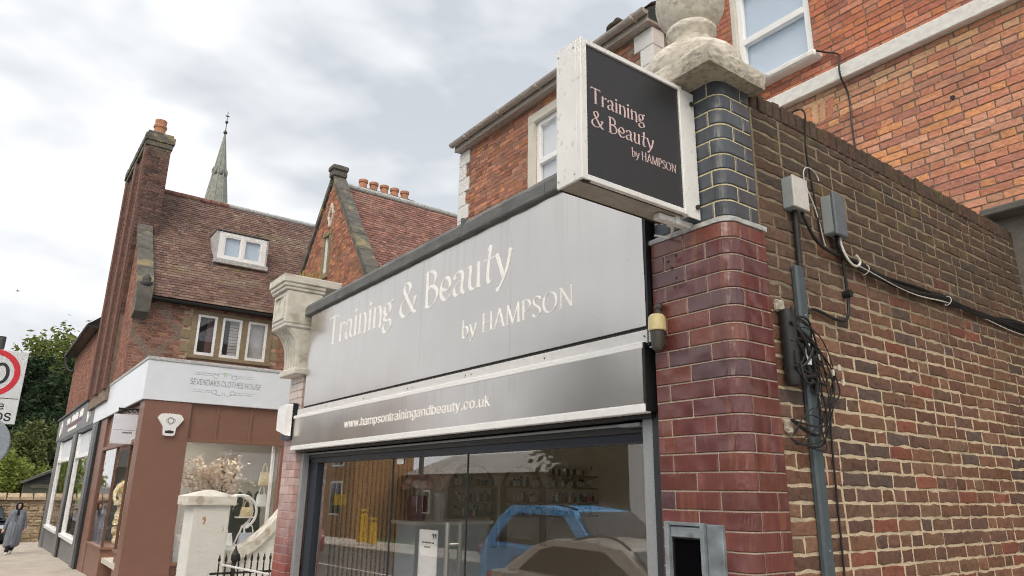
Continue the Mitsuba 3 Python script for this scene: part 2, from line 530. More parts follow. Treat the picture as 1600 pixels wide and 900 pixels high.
def oldstone(p, n, uv):
    c = mi.Color3f(.125, .120, .108) * (0.55 + 0.9 * fbm(p.x * 6, p.y * 6, p.z * 6, octaves=3))
    return mix(c, mi.Color3f(.33, .27, .14), smoothstep(0.56, 0.72, fbm(p.x * 2.8, p.y * 2.8, p.z * 2.8, octaves=3)) * 0.7)


mat('m_oldstone', oldstone, 0.92)
mat('m_quoin', mottled((.72, .715, .70), .08, 3, 30), 0.7)
mat('m_quoin_shadow', mottled((.55, .55, .54), .1, 3, 30), 0.7)


def bandpaint(p, n, uv):
    return mi.Color3f(.76, .75, .72) * (0.84 + 0.28 * grain(p, 26.0))


mat('m_band', bandpaint, 0.85, bump=lambda p, n, uv: fbm(p.x * 45, p.y * 45, p.z * 45, octaves=3), bscale=0.006)
mat('m_gutter', mottled((.40, .36, .325), .35, 5, 40), 0.6)
mat('m_cream_frame', mottled((.62, .585, .52), .12, 6, 40), 0.6)
mat('m_upvc', mottled((.84, .845, .85), .04, 6, 40), 0.3)
mat('m_blind_blue', (.50, .60, .72), 0.6)
mat('m_blind_pale', (.62, .66, .70), 0.6)
mat('m_room_dark', (.05, .05, .055), 0.9)
mat('m_curtain', mottled((.40, .40, .41), .25, 6, 30), 0.9)
mat('m_curtain_dark', mottled((.10, .055, .06), .3, 6, 30), 0.9)
mat('m_pot', mottled((.47, .225, .14), .2, 4, 20), 0.85)
mat('m_spire', mottled((.31, .32, .29), .35, .5, 2.5), 0.9)
mat('m_pier', mottled((.66, .655, .625), .09, 5, 40), 0.85, bump=lambda p, n, uv: fbm(p.x * 26, p.y * 26, p.z * 26, octaves=3), bscale=0.012)
mat('m_pier_chip', mottled((.42, .26, .17), .2, 20, 60), 0.9)
mat('m_iron', (.014, .015, .014), 0.5)
mat('m_wood_slat', lambda p, n, uv: mi.Color3f(.52, .39, .26) * (0.7 + 0.6 * fbm(p.x * 60, p.y * 60, p.z * 3.0 + uv.x * 9, octaves=3)), 0.55)
mat('m_salon_wall', mottled((.74, .69, .59), .05, 1, 9), 0.8)
mat('m_salon_floor', mottled((.56, .53, .48), .1, 2, 20), 0.5)
mat('m_desk', mottled((.50, .58, .64), .05, 2, 12), 0.35)
mat('m_white_gloss', (.78, .78, .77), 0.25)
mat('m_vase_red', (.16, .025, .03), 0.12, spec=0.6)
mat('m_flower', lambda p, n, uv: pal(uv.x, [(.78, .42, .42), (.84, .58, .54), (.85, .74, .66), (.66, .30, .32)]), 0.7)
mat('m_pampas', mottled((.82, .66, .62), .15, 20, 60), 0.95)
mat('m_shelf', (.30, .22, .10), 0.5)
mat('m_bottle', lambda p, n, uv: pal(uv.x, [(.72, .70, .66), (.05, .05, .05), (.55, .12, .12), (.12, .35, .33), (.70, .66, .58), (.20, .10, .08), (.75, .75, .75)]), 0.25)
mat('m_bottle_cap', lambda p, n, uv: pal(uv.x, [(.05, .05, .05), (.75, .75, .73), (.6, .55, .4)]), 0.3)
mat('m_paper', (.82, .82, .82), 0.5)
mat('m_print', (.10, .10, .11), 0.6)
mat('m_gold', lambda p, n, uv: mix((.60, .46, .20), (.85, .80, .66), smoothstep(.40, .60, fbm(p.x * 30, p.y * 30, p.z * 30, octaves=2))), 0.5, metallic=0.2)
mat('m_blossom', lambda p, n, uv: pal(uv.x, [(.62, .52, .43), (.68, .60, .51), (.56, .44, .36), (.72, .66, .58)]), 0.8)
mat('m_shop_wall', mottled((.40, .385, .365), .06, 1, 8), 0.8)
mat('m_bag_green', (.05, .24, .12), 0.5)
mat('m_bag_pale', mottled((.62, .66, .64), .1, 8, 30), 0.5)
mat('m_bag_straw', mottled((.55, .47, .30), .25, 30, 80), 0.8)
mat('m_bag_blue', (.36, .39, .46), 0.5)
mat('m_dark_cloth', (.03, .03, .032), 0.9)
mat('m_pink_paper', (.55, .14, .18), 0.6)
mat('m_green_paper', (.40, .62, .34), 0.6)
mat('m_coat', mottled((.20, .225, .275), .18, 6, 40), 0.85)
mat('m_hijab', (.012, .012, .014), 0.85)
mat('m_skin', (.55, .34, .26), 0.5)
mat('m_shoe', (.72, .70, .70), 0.5)
mat('m_eye', (.02, .015, .012), 0.3)
mat('m_lip', (.34, .13, .12), 0.5)
mat('m_sign_face', (.66, .69, .72), 0.4)
mat('m_sign_red', (.62, .028, .045), 0.4)
mat('m_sign_black', (.022, .024, .028), 0.5)
mat('m_sign_back', mottled((.27, .31, .36), .08, 5, 30), 0.5)
mat('m_post', (.055, .058, .058), 0.5)
mat('m_rubble', lambda p, n, uv: pal(uv.x, [(.42, .32, .21), (.47, .37, .26), (.36, .27, .18), (.50, .42, .31)]) * (0.65 + 0.7 * fbm(p.x * 14, p.y * 14, p.z * 14, octaves=3)), 0.95)
mat('m_rubble_mortar', mottled((.34, .28, .20), .3, 8, 40), 0.95)
mat('m_fence', lambda p, n, uv: mi.Color3f(.105, .108, .082) * (0.6 + 0.8 * fbm(p.x * 30, p.y * 30, p.z * 2.0, octaves=3)), 0.9)
mat('m_shed_roof', mottled((.045, .047, .055), .3, 5, 30), 0.8)
mat('m_bark', mottled((.075, .06, .045), .4, 8, 30), 0.95)
mat('m_weed', (.30, .24, .07), 0.8)
mat('m_bird', (.16, .16, .17), 0.8)


def paving(p, n, uv):
    g = fbm(p.x * 3, p.y * 3, 0.0, octaves=4)
    return mi.Color3f(.36, .325, .285) * (0.78 + 0.4 * g) * (0.92 + 0.16 * noise(p.x * 90, p.y * 90, 0.0))


mat('m_paving', paving, 0.9)
mat('m_asphalt', lambda p, n, uv: mi.Color3f(.062, .062, .064) * (0.7 + 0.6 * fbm(p.x * 2, p.y * 2, 0.0, octaves=3)) * (0.75 + 0.5 * noise(p.x * 120, p.y * 120, 0.0)), 0.9)
mat('m_kerb', mottled((.28, .27, .26), .2, 6, 60), 0.9)
mat('m_road_paint', mottled((.62, .62, .60), .15, 12, 60), 0.8)
mat('m_grass', mottled((.06, .085, .03), .4, 1, 9), 0.95)
mat('m_car_blue', (.11, .38, .72), 0.28, metallic=0.25, spec=0.6, coat=1.0, coat_gloss=0.95)
mat('m_car_beige', (.44, .40, .35), 0.25, metallic=0.3, spec=0.6, coat=1.0, coat_gloss=0.95)
mat('m_car_red', (.28, .045, .05), 0.25, spec=0.6, coat=1.0, coat_gloss=0.95)
mat('m_car_glass', (.012, .014, .016), 0.08, spec=0.7)
mat('m_tyre', (.018, .018, .018), 0.85)
mat('m_hub', (.40, .41, .42), 0.35, metallic=0.6)
mat('m_lamp_red', (.42, .02, .02), 0.2)
mat('m_lamp_clear', (.7, .72, .74), 0.15)
mat('m_yellow', (.66, .40, .03), 0.5)
mat('m_far_brick', lambda p, n, uv: mi.Color3f(.36, .20, .10) * (0.8 + 0.4 * fbm(p.x * 2, p.y * 2, p.z * 6, octaves=3)), 0.9)
mat('m_far_roof', lambda p, n, uv: mi.Color3f(.33, .32, .30) * (0.8 + 0.4 * fbm(p.x * 2, p.y * 2, p.z * 2, octaves=3)), 0.8)
mat('m_far_render', mottled((.15, .13, .10), .12, 1, 6), 0.9)
scene['m_glass'] = {'type': 'thindielectric', 'int_ior': 1.52}
scene['m_shop_glass'] = {'type': 'thindielectric', 'int_ior': 2.45}


def leafmat(name, cols, trans=0.5):
    cols = [tuple(c) for c in cols]
    scene[name] = {'type': 'principledthin', 'base_color': proc(lambda p, n, uv: pal(uv.x, cols) * (0.75 + 0.5 * uv.y)), 'roughness': 0.6, 'diff_trans': trans, 'spec_trans': 0.0, 'eta': 1.4}


leafmat('m_leaf_dark', [(.040, .062, .036), (.050, .078, .042), (.032, .050, .032), (.060, .088, .048)], 0.3)
leafmat('m_leaf_light', [(.24, .28, .09), (.20, .24, .08), (.29, .32, .12), (.16, .20, .07)], 0.7)
leafmat('m_leaf_mid', [(.13, .16, .06), (.17, .20, .08), (.10, .13, .05), (.21, .22, .11)], 0.6)
leafmat('m_leaf_bush', [(.27, .33, .08), (.33, .38, .11), (.21, .27, .07), (.38, .42, .14)], 0.8)


# ------------------------------------------------------------------ bricks
def to_px(P):
    d = np.asarray(P, float) - CAM
    w = d @ _f
    F = 800 / math.tan(math.radians(FOV / 2))
    return 800 + F * (d @ _r) / w, 450 - F * (d @ _u) / w, w


def score(v):
    """apparent size, zero where out of the frame"""
    x, y, w = to_px(v)
    if np.min(w) < 0.1:
        return 0.0
    if x.max() < 0 or x.min() > 1600 or y.max() < 0 or y.min() > 900:
        return 1e-6 / float(np.mean(w))
    return float((x.max() - x.min()) * (y.max() - y.min()))


def emit(holder, name, items, bsdf, most=300, smooth=False):
    """items: (v, f, uv) — the largest as parts, the rest as one part"""
    order = sorted(range(len(items)), key=lambda i: -score(items[i][0]))
    keep, rest = order[:most], order[most:]
    for i in sorted(keep):
        v, f, uv = items[i]
        part(holder, name, trimesh.Trimesh(v, f, process=False), bsdf, smooth, np.tile(uv, (len(v), 1)))
    if rest:
        V, Fc, U, o = [], [], [], 0
        for i in rest:
            v, f, uv = items[i]
            V.append(v), Fc.append(np.asarray(f) + o), U.append(np.tile(uv, (len(v), 1)))
            o += len(v)
        part(holder, name + ('s' if not name.endswith('s') else ''), trimesh.Trimesh(np.vstack(V), np.vstack(Fc), process=False), bsdf, smooth, np.vstack(U), kind='stuff')


def slab_piece(outline, depth, ch, M, bulge=0.0):
    """a piece with its front at n = 0: outline (k x 2, anticlockwise) in u, v"""
    o = np.asarray(outline, float)
    c = o.mean(0)
    k = len(o)
    d = c - o
    inn = o + d / (np.linalg.norm(d, axis=1, keepdims=True) + 1e-9) * ch * 1.4
    v = np.vstack([np.c_[inn, np.zeros(k)], np.c_[o, -ch * np.ones(k)], np.c_[o, -depth * np.ones(k)], [[c[0], c[1], bulge]]])
    f = []
    for i in range(k):
        j = (i + 1) % k
        f += [[3 * k, i, j], [i, k + i, k + j], [i, k + j, j], [k + i, 2 * k + i, 2 * k + j], [k + i, 2 * k + j, k + j]]
    vw = v @ M[:3, :3].T + M[:3, 3]
    f = np.array(f)
    if np.linalg.det(M[:3, :3]) < 0:
        f = f[:, ::-1]
    return vw, f


def outline_rect(u0, u1, v0, v1, rng, jit, detail):
    if detail:
        n = max(2, int((u1 - u0) / 0.045))
        pts = [(u0 + (u1 - u0) * i / n, v0) for i in range(n)] + [(u1, v0), (u1, (v0 + v1) / 2)] + [(u1 - (u1 - u0) * i / n, v1) for i in range(n)] + [(u0, v1), (u0, (v0 + v1) / 2)]
    else:
        pts = [(u0, v0), (u1, v0), (u1, v1), (u0, v1)]
    return np.array(pts) + rng.normal(0, jit, (len(pts), 2))


def brick_rows(u0, u1, v0, v1, pitch, joint, stretcher, rng, bond='flemish', quoin=None, wander=0.0):
    """rectangles (u0, u1, v0, v1) of the bricks of a wall"""
    out = []
    header = (stretcher - joint) / 2
    row = 0
    v = v0
    while v + pitch * 0.6 < v1:
        u = u0 - rng.random() * stretcher * 0.0
        if bond == 'flemish':
            u = u0 - (0.0 if row % 2 else (header + joint) * 0.75)
            k = 0
        while u < u1:
            if bond == 'flemish':
                L = stretcher if (k + row) % 2 == 0 else header
                k += 1
            elif bond == 'garden':      # mostly stretchers, now and then a header
                L = header if rng.random() < 0.27 else stretcher
            else:
                L = stretcher
                if u == u0 and row % 2:
                    L = header
            L *= 1 + rng.normal(0, 0.02)
            a, b = max(u, u0), min(u + L, u1)
            if b - a > 0.025:
                out.append((a, b, v + joint / 2, min(v + pitch - joint / 2, v1)))
            u += L + joint
        v += pitch
        row += 1
    return out


def brick_wall(holder, M, rects, bsdf, rng, depth=0.03, ch=0.003, jit=0.0015, detail=False, keep=None, proud=0.0015, most=300, name='brick', bulge=0.0):
    items = []
    for (a, b, c, d) in rects:
        if keep is not None and not keep(a, b, c, d):
            continue
        o = outline_rect(a, b, c, d, rng, jit, detail)
        Mi = M.copy()
        Mi[:3, 3] = M[:3, 3] + M[:3, 2] * float(np.clip(rng.normal(0, 1), -1.2, 1.6)) * proud
        v, f = slab_piece(o, depth, ch, Mi, bulge)
        items.append((v, f, (rng.random() * 0.999, rng.random())))
    emit(holder, name, items, bsdf, most)
    return items


def path_bricks(holder, path, z_rows, joints_of, bsdf, rng, name='brick', depth=0.03, ch=0.003, joint=0.006, most=300):
    """bricks that follow a plan path (k x 2, dense); joints_of(row) gives the distances at which a row is cut"""
    path = np.asarray(path, float)
    s = np.concatenate([[0], np.cumsum(np.linalg.norm(np.diff(path, axis=0), axis=1))])
    tan = np.gradient(path, axis=0)
    tan /= np.linalg.norm(tan, axis=1, keepdims=True)
    nor = np.c_[tan[:, 1], -tan[:, 0]]
    items = []
    for row, (z0, z1) in enumerate(z_rows):
        cuts = joints_of(row)
        for a, b in zip(cuts[:-1], cuts[1:]):
            a, b = a + joint / 2, b - joint / 2
            q = np.unique(np.r_[a, a + ch, b - ch, b, s[(s > a + ch * 1.5) & (s < b - ch * 1.5)]])
            P = np.c_[np.interp(q, s, path[:, 0]), np.interp(q, s, path[:, 1])]
            N = np.c_[np.interp(q, s, nor[:, 0]), np.interp(q, s, nor[:, 1])]
            N /= np.linalg.norm(N, axis=1, keepdims=True)
            off = rng.normal(0, 0.0006)
            zz = [z0, z0, z0 + ch, z1 - ch, z1, z1]
            inset = [depth, ch, 0, 0, ch, depth]
            k = len(q)
            v = []
            for zi, di in zip(zz, inset):
                dd = np.full(k, di) - off
                if di < depth:
                    dd[0] = dd[-1] = max(di, ch) - off
                Q = P - N * dd[:, None]
                v.append(np.c_[Q, np.full(k, zi)])
            v.append(np.c_[P - N * depth, np.full(k, z0)])
            v = np.vstack(v)
            f = []
            for r in range(5):
                for i in range(k - 1):
                    a0, a1, b0, b1 = r * k + i, r * k + i + 1, (r + 1) * k + i, (r + 1) * k + i + 1
                    f += [[a0, a1, b1], [a0, b1, b0]]
            # end faces
            base = len(v)
            e0 = np.array([[*(P[0] - N[0] * depth), z0], [*(P[0] - N[0] * depth), z1], [*(P[-1] - N[-1] * depth), z0], [*(P[-1] - N[-1] * depth), z1]])
            v = np.vstack([v, e0])
            f += [[base, 1 * k, 4 * k], [base, 4 * k, base + 1], [base + 2, 4 * k + k - 1, k + k - 1], [base + 2, base + 3, 4 * k + k - 1]]
            items.append((v, np.array(f), (rng.random() * 0.999, rng.random())))
    emit(holder, name, items, bsdf, most)


def arc_path(p_start, corner, r, p_end, n=9):
    """plan: from p_start along x = const towards the corner, round it, to p_end along y = const"""
    (xs, ys), (xc, yc), (xe, ye) = p_start, corner, p_end
    pts = [(xs, y) for y in np.linspace(ys, yc + r, 5)]
    cx, cy = xc + r, yc + r
    for t in np.linspace(0, np.pi / 2, n)[1:]:
        pts.append((cx - r * math.cos(t), cy - r * math.sin(t)))
    pts += [(x, yc) for x in np.linspace(xc + r, xe, 4)[1:]]
    return np.array(pts)


# ------------------------------------------------------------------ lettering (a high-contrast roman drawn with a broad pen)
def pen(pts, thick=0.088, thin=0.018, ang=28.0, n=14, smooth=True):
    p = np.asarray(pts, float)
    if smooth and len(p) > 2:
        from scipy.interpolate import CubicSpline
        s = np.concatenate([[0], np.cumsum(np.linalg.norm(np.diff(p, axis=0), axis=1))])
        p = CubicSpline(s, p)(np.linspace(0, s[-1], n * (len(p) - 1)))
    d = np.gradient(p, axis=0)
    th = np.arctan2(d[:, 1], d[:, 0])
    w = thin + (thick - thin) * np.minimum(1, 1.28 * np.abs(np.sin(th - math.radians(ang))) ** 1.9)
    nn = np.c_[-d[:, 1], d[:, 0]] / (np.linalg.norm(d, axis=1, keepdims=True) + 1e-9)
    L, R_ = p + nn * w[:, None] / 2, p - nn * w[:, None] / 2
    qs = []
    for i in range(len(p) - 1):
        q = Polygon([L[i], L[i + 1], R_[i + 1], R_[i]])
        if not q.is_valid:
            q = shapely.convex_hull(shapely.MultiPoint([L[i], L[i + 1], R_[i + 1], R_[i]]))
        qs.append(q)
        qs.append(Point(p[i]).buffer(w[i] / 2 * 0.96, 6))
    return unary_union(qs)


def ser(x, y, w=0.10, t=0.022):
    return sbox(x - w, y - t / 2, x + w, y + t / 2)


def ellipse(cx, cy, rx, ry, a0=0, a1=360, n=9):
    t = np.radians(np.linspace(a0, a1, n))
    return np.c_[cx + rx * np.cos(t), cy + ry * np.sin(t)]


X_ = 0.64
GLYPH = {
    'T': (0.66, lambda: [pen([(.03, .98), (.63, .98)], ang=0, thin=.04), pen([(.33, .98), (.33, 0)]), ser(.33, .011), Polygon([(.02, .99), (.06, .99), (.03, .86)]), Polygon([(.60, .99), (.64, .99), (.63, .86)])]),
    'r': (0.40, lambda: [pen([(.12, X_), (.12, 0)]), ser(.12, .011, .08), pen([(.12, .42), (.20, .58), (.31, .645)]), Point(.33, .60).buffer(.05)]),
    'a': (0.50, lambda: [pen([(.07, .50), (.17, .63), (.30, .62), (.375, .46), (.375, .06), (.45, .01)]), pen([(.375, .40), (.17, .31), (.06, .16), (.15, .01), (.28, .05), (.375, .15)]), Point(.09, .50).buffer(.045)]),
    'i': (0.24, lambda: [pen([(.12, X_), (.12, 0)]), ser(.12, .011, .08), ser(.09, X_ - .011, .05), Point(.12, .86).buffer(.062)]),
    'n': (0.55, lambda: [pen([(.12, X_), (.12, 0)]), ser(.12, .011, .08), pen([(.12, .44), (.22, .60), (.34, .635), (.43, .50), (.43, 0)]), ser(.43, .011, .08), ser(.09, X_ - .011, .05)]),
    'g': (0.52, lambda: [pen(ellipse(.22, .43, .15, .19, 90, 450)), pen([(.33, .57), (.40, .64), (.49, .67)], thin=.03), Point(.475, .655).buffer(.035), pen([(.14, .25), (.08, .16), (.20, .09), (.37, .06), (.43, -.08), (.30, -.25), (.12, -.26), (.04, -.14), (.14, -.01)])]),
    '&': (0.80, lambda: [pen([(.72, .46), (.64, .22), (.44, .02), (.22, -.01), (.06, .16), (.10, .36), (.30, .54), (.45, .72), (.42, .93), (.29, .98), (.19, .84), (.27, .62), (.48, .30), (.66, .06), (.78, .01)]), ser(.70, .47, .09)]),
    'B': (0.62, lambda: [pen([(.13, 1), (.13, 0)]), ser(.10, .989, .08), ser(.10, .011, .08), pen([(.13, .985), (.36, .97), (.47, .77), (.36, .56), (.13, .54)]), pen([(.13, .54), (.42, .52), (.56, .28), (.42, .03), (.13, .015)])]),
    'e': (0.50, lambda: [pen([(.08, .37), (.42, .37), (.39, .53), (.25, .63), (.10, .50), (.06, .30), (.14, .08), (.28, 0), (.43, .11)])]),
    'u': (0.55, lambda: [pen([(.11, X_), (.11, .22), (.18, .03), (.31, .02), (.42, .18)]), pen([(.42, X_), (.42, 0)]), ser(.08, X_ - .011, .05), ser(.39, X_ - .011, .05), ser(.45, .011, .05)]),
    't': (0.38, lambda: [pen([(.16, .86), (.16, .18), (.21, .02), (.34, .06)]), sbox(.02, X_ - .03, .35, X_)]),
    'y': (0.53, lambda: [pen([(.06, X_), (.27, .02)]), pen([(.47, X_), (.24, -.08), (.12, -.25)], thin=.03), ser(.06, X_ - .011, .07), ser(.47, X_ - .011, .06), Point(.10, -.245).buffer(.055)]),
    'b': (0.55, lambda: [pen([(.12, 1), (.12, .06)]), ser(.09, .989, .05), pen([(.12, .42), (.24, .62), (.40, .56), (.47, .32), (.40, .07), (.25, -.01), (.12, .12)])]),
    'H': (0.76, lambda: [pen([(.13, 1), (.13, 0)]), pen([(.62, 1), (.62, 0)]), sbox(.13, .50, .62, .525)] + [ser(x, y, .08) for x in (.13, .62) for y in (.011, .989)]),
    'A': (0.72, lambda: [pen([(.35, 1), (.64, 0)]), pen([(.36, .97), (.08, 0)], thin=.03), sbox(.18, .31, .55, .335), ser(.08, .011, .07), ser(.64, .011, .08)]),
    'M': (0.90, lambda: [pen([(.13, 1), (.10, 0)], thick=.05), pen([(.14, .98), (.44, .03)]), pen([(.44, .03), (.75, .98)], thin=.03), pen([(.75, 1), (.78, 0)]), ser(.10, .011, .07), ser(.78, .011, .08)]),
    'P': (0.58, lambda: [pen([(.13, 1), (.13, 0)]), ser(.10, .989, .08), ser(.13, .011, .08), pen([(.13, .985), (.38, .97), (.50, .73), (.37, .47), (.13, .45)])]),
    'S': (0.54, lambda: [pen([(.44, .84), (.33, .98), (.16, .94), (.09, .76), (.20, .58), (.37, .42), (.45, .22), (.35, .03), (.18, .01), (.07, .15)])]),
    'O': (0.82, lambda: [pen(ellipse(.40, .5, .33, .49, 90, 450, 13), ang=15)]),
    'N': (0.78, lambda: [pen([(.13, 1), (.13, 0)], thick=.05), pen([(.13, .99), (.64, .02)]), pen([(.64, 1), (.64, 0)], thick=.05), ser(.10, .989, .07), ser(.13, .011, .08), ser(.64, .989, .08)]),
    ' ': (0.27, None),
}
_gl = {}


def letters(text, track=0.02):
    """list of polygons on the baseline, capitals 1 high, and the total advance"""
    x, out = 0.0, []
    for ch in text:
        w, fn = GLYPH[ch]
        if fn is not None:
            if ch not in _gl:
                _gl[ch] = unary_union(fn()).buffer(0.004).simplify(0.004)
            out.append(shapely.affinity.translate(_gl[ch], x, 0))
        x += w + track
    return out, x - track


import shapely.affinity


def roman(holder, text, M, height, width, depth, bsdf, name='letter', weight=0.0):
    polys, adv = letters(text)
    sx = width / adv
    for g in polys:
        if weight:
            g = g.buffer(weight)
        g = shapely.affinity.scale(g, sx, height, origin=(0, 0))
        part(holder, name, extrude(g, depth, M), bsdf)


def sans(text, height, width=None, depth=0.002, M=None):
    m = meshkit.text_mesh(text, height, depth)
    if width:
        v = np.array(m.vertices)
        v[:, 0] = (v[:, 0] - v[:, 0].min()) * width / np.ptp(v[:, 0])
        m = trimesh.Trimesh(v, m.faces, process=False)
    return moved(m, M) if M is not None else m


def street_frame(x, y, z):
    """letters on a face that looks to -x: they read towards -y"""
    return frame_map((x, y, z), (0, -1, 0), (0, 0, 1), (-1, 0, 0))


def near_frame(x, y, z):
    """letters on a face that looks to -y: they read towards +x"""
    return frame_map((x, y, z), (1, 0, 0), (0, 0, 1), (0, -1, 0))


# ================================================================== THE SETTING
def gz(y):
    return -0.0165 * (y - 2.0)


def sloped(m):
    v = np.array(m.vertices)
    v[:, 2] += gz(v[:, 1])
    return trimesh.Trimesh(v, m.faces, process=False)


def sheet(x0, x1, y0, y1, z, nx=2, ny=2):
    xs, ys = np.linspace(x0, x1, nx), np.linspace(y0, y1, ny)
    v = np.array([(x, y, z) for y in ys for x in xs])
    f = []
    for j in range(ny - 1):
        for i in range(nx - 1):
            a = j * nx + i
            f += [[a, a + 1, a + nx + 1], [a, a + nx + 1, a + nx]]
    return sloped(trimesh.Trimesh(v, f, process=False))


structure('ground', sheet(-400, 400, -300, 700, -0.135), 'm_grass')
structure('road', sheet(-7.2, -0.30, -60, 160, -0.125), 'm_asphalt')
structure('pavement', sloped(box(-0.15, 9.0, -30, 60, -0.20, 0.0)), 'm_paving')
structure('kerb', sloped(box(-0.30, -0.15, -30, 60, -0.20, 0.002, .01)), 'm_kerb')
structure('far_pavement', sloped(box(-9.9, -7.2, -40, 110, -0.20, 0.0)), 'm_paving')
structure('road_marking', sheet(-3.78, -3.68, 3, 60, -0.121), 'm_road_paint')

# ================================================================== BRICK SIDE WALL (right)
YW = 1.845
side = thing('side_wall', 'long sooty brown brick wall with cream mortar running back from the glazed corner pillar', 'wall')
part(side, 'mortar', box(2.786, 6.13, YW + 0.0035, YW + 0.23, -0.1, 3.590), 'm_side_mortar')
Mside = frame_map((2.80, YW, 0.0), (1, 0, 0), (0, 0, 1), (0, -1, 0))
rr = np.random.default_rng(11)
rects = brick_rows(0.0, 3.33, 0.0, 3.585, 0.0708, 0.0108, 0.2235, rr, bond='garden')
brick_wall(side, Mside, rects, 'm_side_brick', rr, depth=0.03, ch=0.005, jit=0.0027, detail=True, proud=0.0015, most=300, bulge=0.0015)
rr = np.random.default_rng(12)
its, x = [], 2.80
while x < 6.10:
    w = 0.066 + rr.normal(0, .002)
    m = rough(box(x, x + w - .012, YW - .004 + rr.normal(0, .003), YW + .225, 3.588, 3.692 + rr.normal(0, .005), .006), .004, 24, int(x * 100), .05)
    its.append((np.array(m.vertices), np.array(m.faces), (rr.random() * .999, rr.random() * .7)))
    x += w
emit(side, 'coping_brick', its, 'm_side_brick', 120)
part(side, 'coping_mortar', box(2.79, 6.12, YW + .012, YW + .212, 3.57, 3.662), 'm_side_mortar')

# ================================================================== GLAZED CORNER PILLAR
pil = thing('corner_pillar', 'glazed brick corner pillar, oxblood red below and slate grey above, under a stone cap', 'pillar')
XF, YC, XR, YL, RAD = 2.52, 1.827, 2.800, 2.298, 0.072
path = arc_path((XF, YL), (XF, YC), RAD, (XR, YC))
slen = np.concatenate([[0], np.cumsum(np.linalg.norm(np.diff(path, axis=0), axis=1))])
Ltot = slen[-1]
sF, sA = YL - (YC + RAD), math.pi / 2 * RAD


def s_y(y):
    return YL - y


def s_x(x):
    return sF + sA + x - (XF + RAD)


inner = 0.0055
core = arc_path((XF + inner, YL - .004), (XF + inner, YC + inner), RAD - inner, (XR - .004, YC + inner))
part(pil, 'mortar', prism(np.vstack([core, [XR - .004, YL - .004]]), 'z', -0.2, 2.918), 'm_glaze_mortar')
rr = np.random.default_rng(21)
PITCH_G = 0.0787
rows, z = [], 2.917
while z > -0.15:
    rows.append((z - PITCH_G + 0.006, z))
    z -= PITCH_G
# course just under the lead: joints at y 2.09 and x 2.60; next one: 2.21, 1.965, 2.72
path_bricks(pil, path, rows, lambda r: [0, s_y(2.085), s_x(2.603), Ltot] if r % 2 == 0 else [0, s_y(2.212), s_y(1.965), s_x(2.722), Ltot], 'm_glazed_red', rr, name='glazed_brick', depth=0.022, ch=0.004, joint=0.006)
# lead flashing between the two kinds of brick
lp = arc_path((XF - .005, YL + .004), (XF - .005, YC - .005), RAD + .005, (XR + .004, YC - .005))
lead_m = prism(np.vstack([lp, [XR + .004, YL + .004]]), 'z', 2.919, 2.942)
part(pil, 'lead_flashing', rough(lead_m, .0035, 24, 3, .02), 'm_lead', 40)
GX, GY, GR, GL = 2.537, 1.842, 0.066, 2.285
gpath = arc_path((GX, GL), (GX, GY), GR, (2.781, GY))
gs = np.concatenate([[0], np.cumsum(np.linalg.norm(np.diff(gpath, axis=0), axis=1))])[-1]
gsF, gsA = GL - (GY + GR), math.pi / 2 * GR
gcore = arc_path((GX + inner, GL - .004), (GX + inner, GY + inner), GR - inner, (2.777, GY + inner))
part(pil, 'grey_mortar', prism(np.vstack([gcore, [2.777, GL - .004]]), 'z', 2.93, 3.66), 'm_grey_mortar')
rr = np.random.default_rng(22)
grow, z = [], 2.956
while z < 3.66:
    grow.append((z, min(z + 0.0785 - .008, 3.668)))
    z += 0.0785
gx = lambda x: gsF + gsA + x - (GX + GR)
path_bricks(pil, gpath, grow, lambda r: [0, .11, gsF - .005, gx(2.715), gs] if r % 2 == 0 else [0, .20, gx(2.635), gs], 'm_glazed_grey', rr, name='grey_brick', depth=0.022, ch=0.004, joint=0.008)
# cap stone with weathered top, base, neck and ball
capm = hull([(x, y, 3.650) for x in (2.385, 2.815) for y in (1.767, 2.315)] + [(x, y, 3.735) for x in (2.375, 2.825) for y in (1.757, 2.325)] + [(x, y, 3.775) for x in (2.42, 2.79) for y in (1.80, 2.29)])
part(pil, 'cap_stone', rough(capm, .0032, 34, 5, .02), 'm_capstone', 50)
cx, cy = 2.640, 2.055
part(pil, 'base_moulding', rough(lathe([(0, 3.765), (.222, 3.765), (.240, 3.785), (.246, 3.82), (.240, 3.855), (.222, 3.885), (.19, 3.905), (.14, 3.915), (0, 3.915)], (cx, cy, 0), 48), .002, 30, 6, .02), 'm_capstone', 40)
part(pil, 'neck', rough(lathe([(0, 3.90), (.150, 3.90), (.118, 3.925), (.104, 3.955), (.104, 4.00), (.116, 4.03), (.128, 4.045), (.130, 4.065), (.118, 4.08), (0, 4.10)], (cx, cy, 0), 48), .0015, 30, 7, .02), 'm_capstone', 40)
ball = sphere((cx, cy, 4.235), .180, 4)
part(pil, 'ball_finial', rough(ball, .0022, 14, 8), 'm_capstone', True)

# holes and a small repair left on the pillar
for i, (yy, zz) in enumerate(((2.185, 2.805), (2.135, 2.825), (2.165, 2.770), (2.138, 2.712), (2.148, 2.668))):
    part(pil, 'bolt_hole', tube([(XF - .0015, yy, zz), (XF + .01, yy, zz)], .0075, 10), 'm_dark_rust')

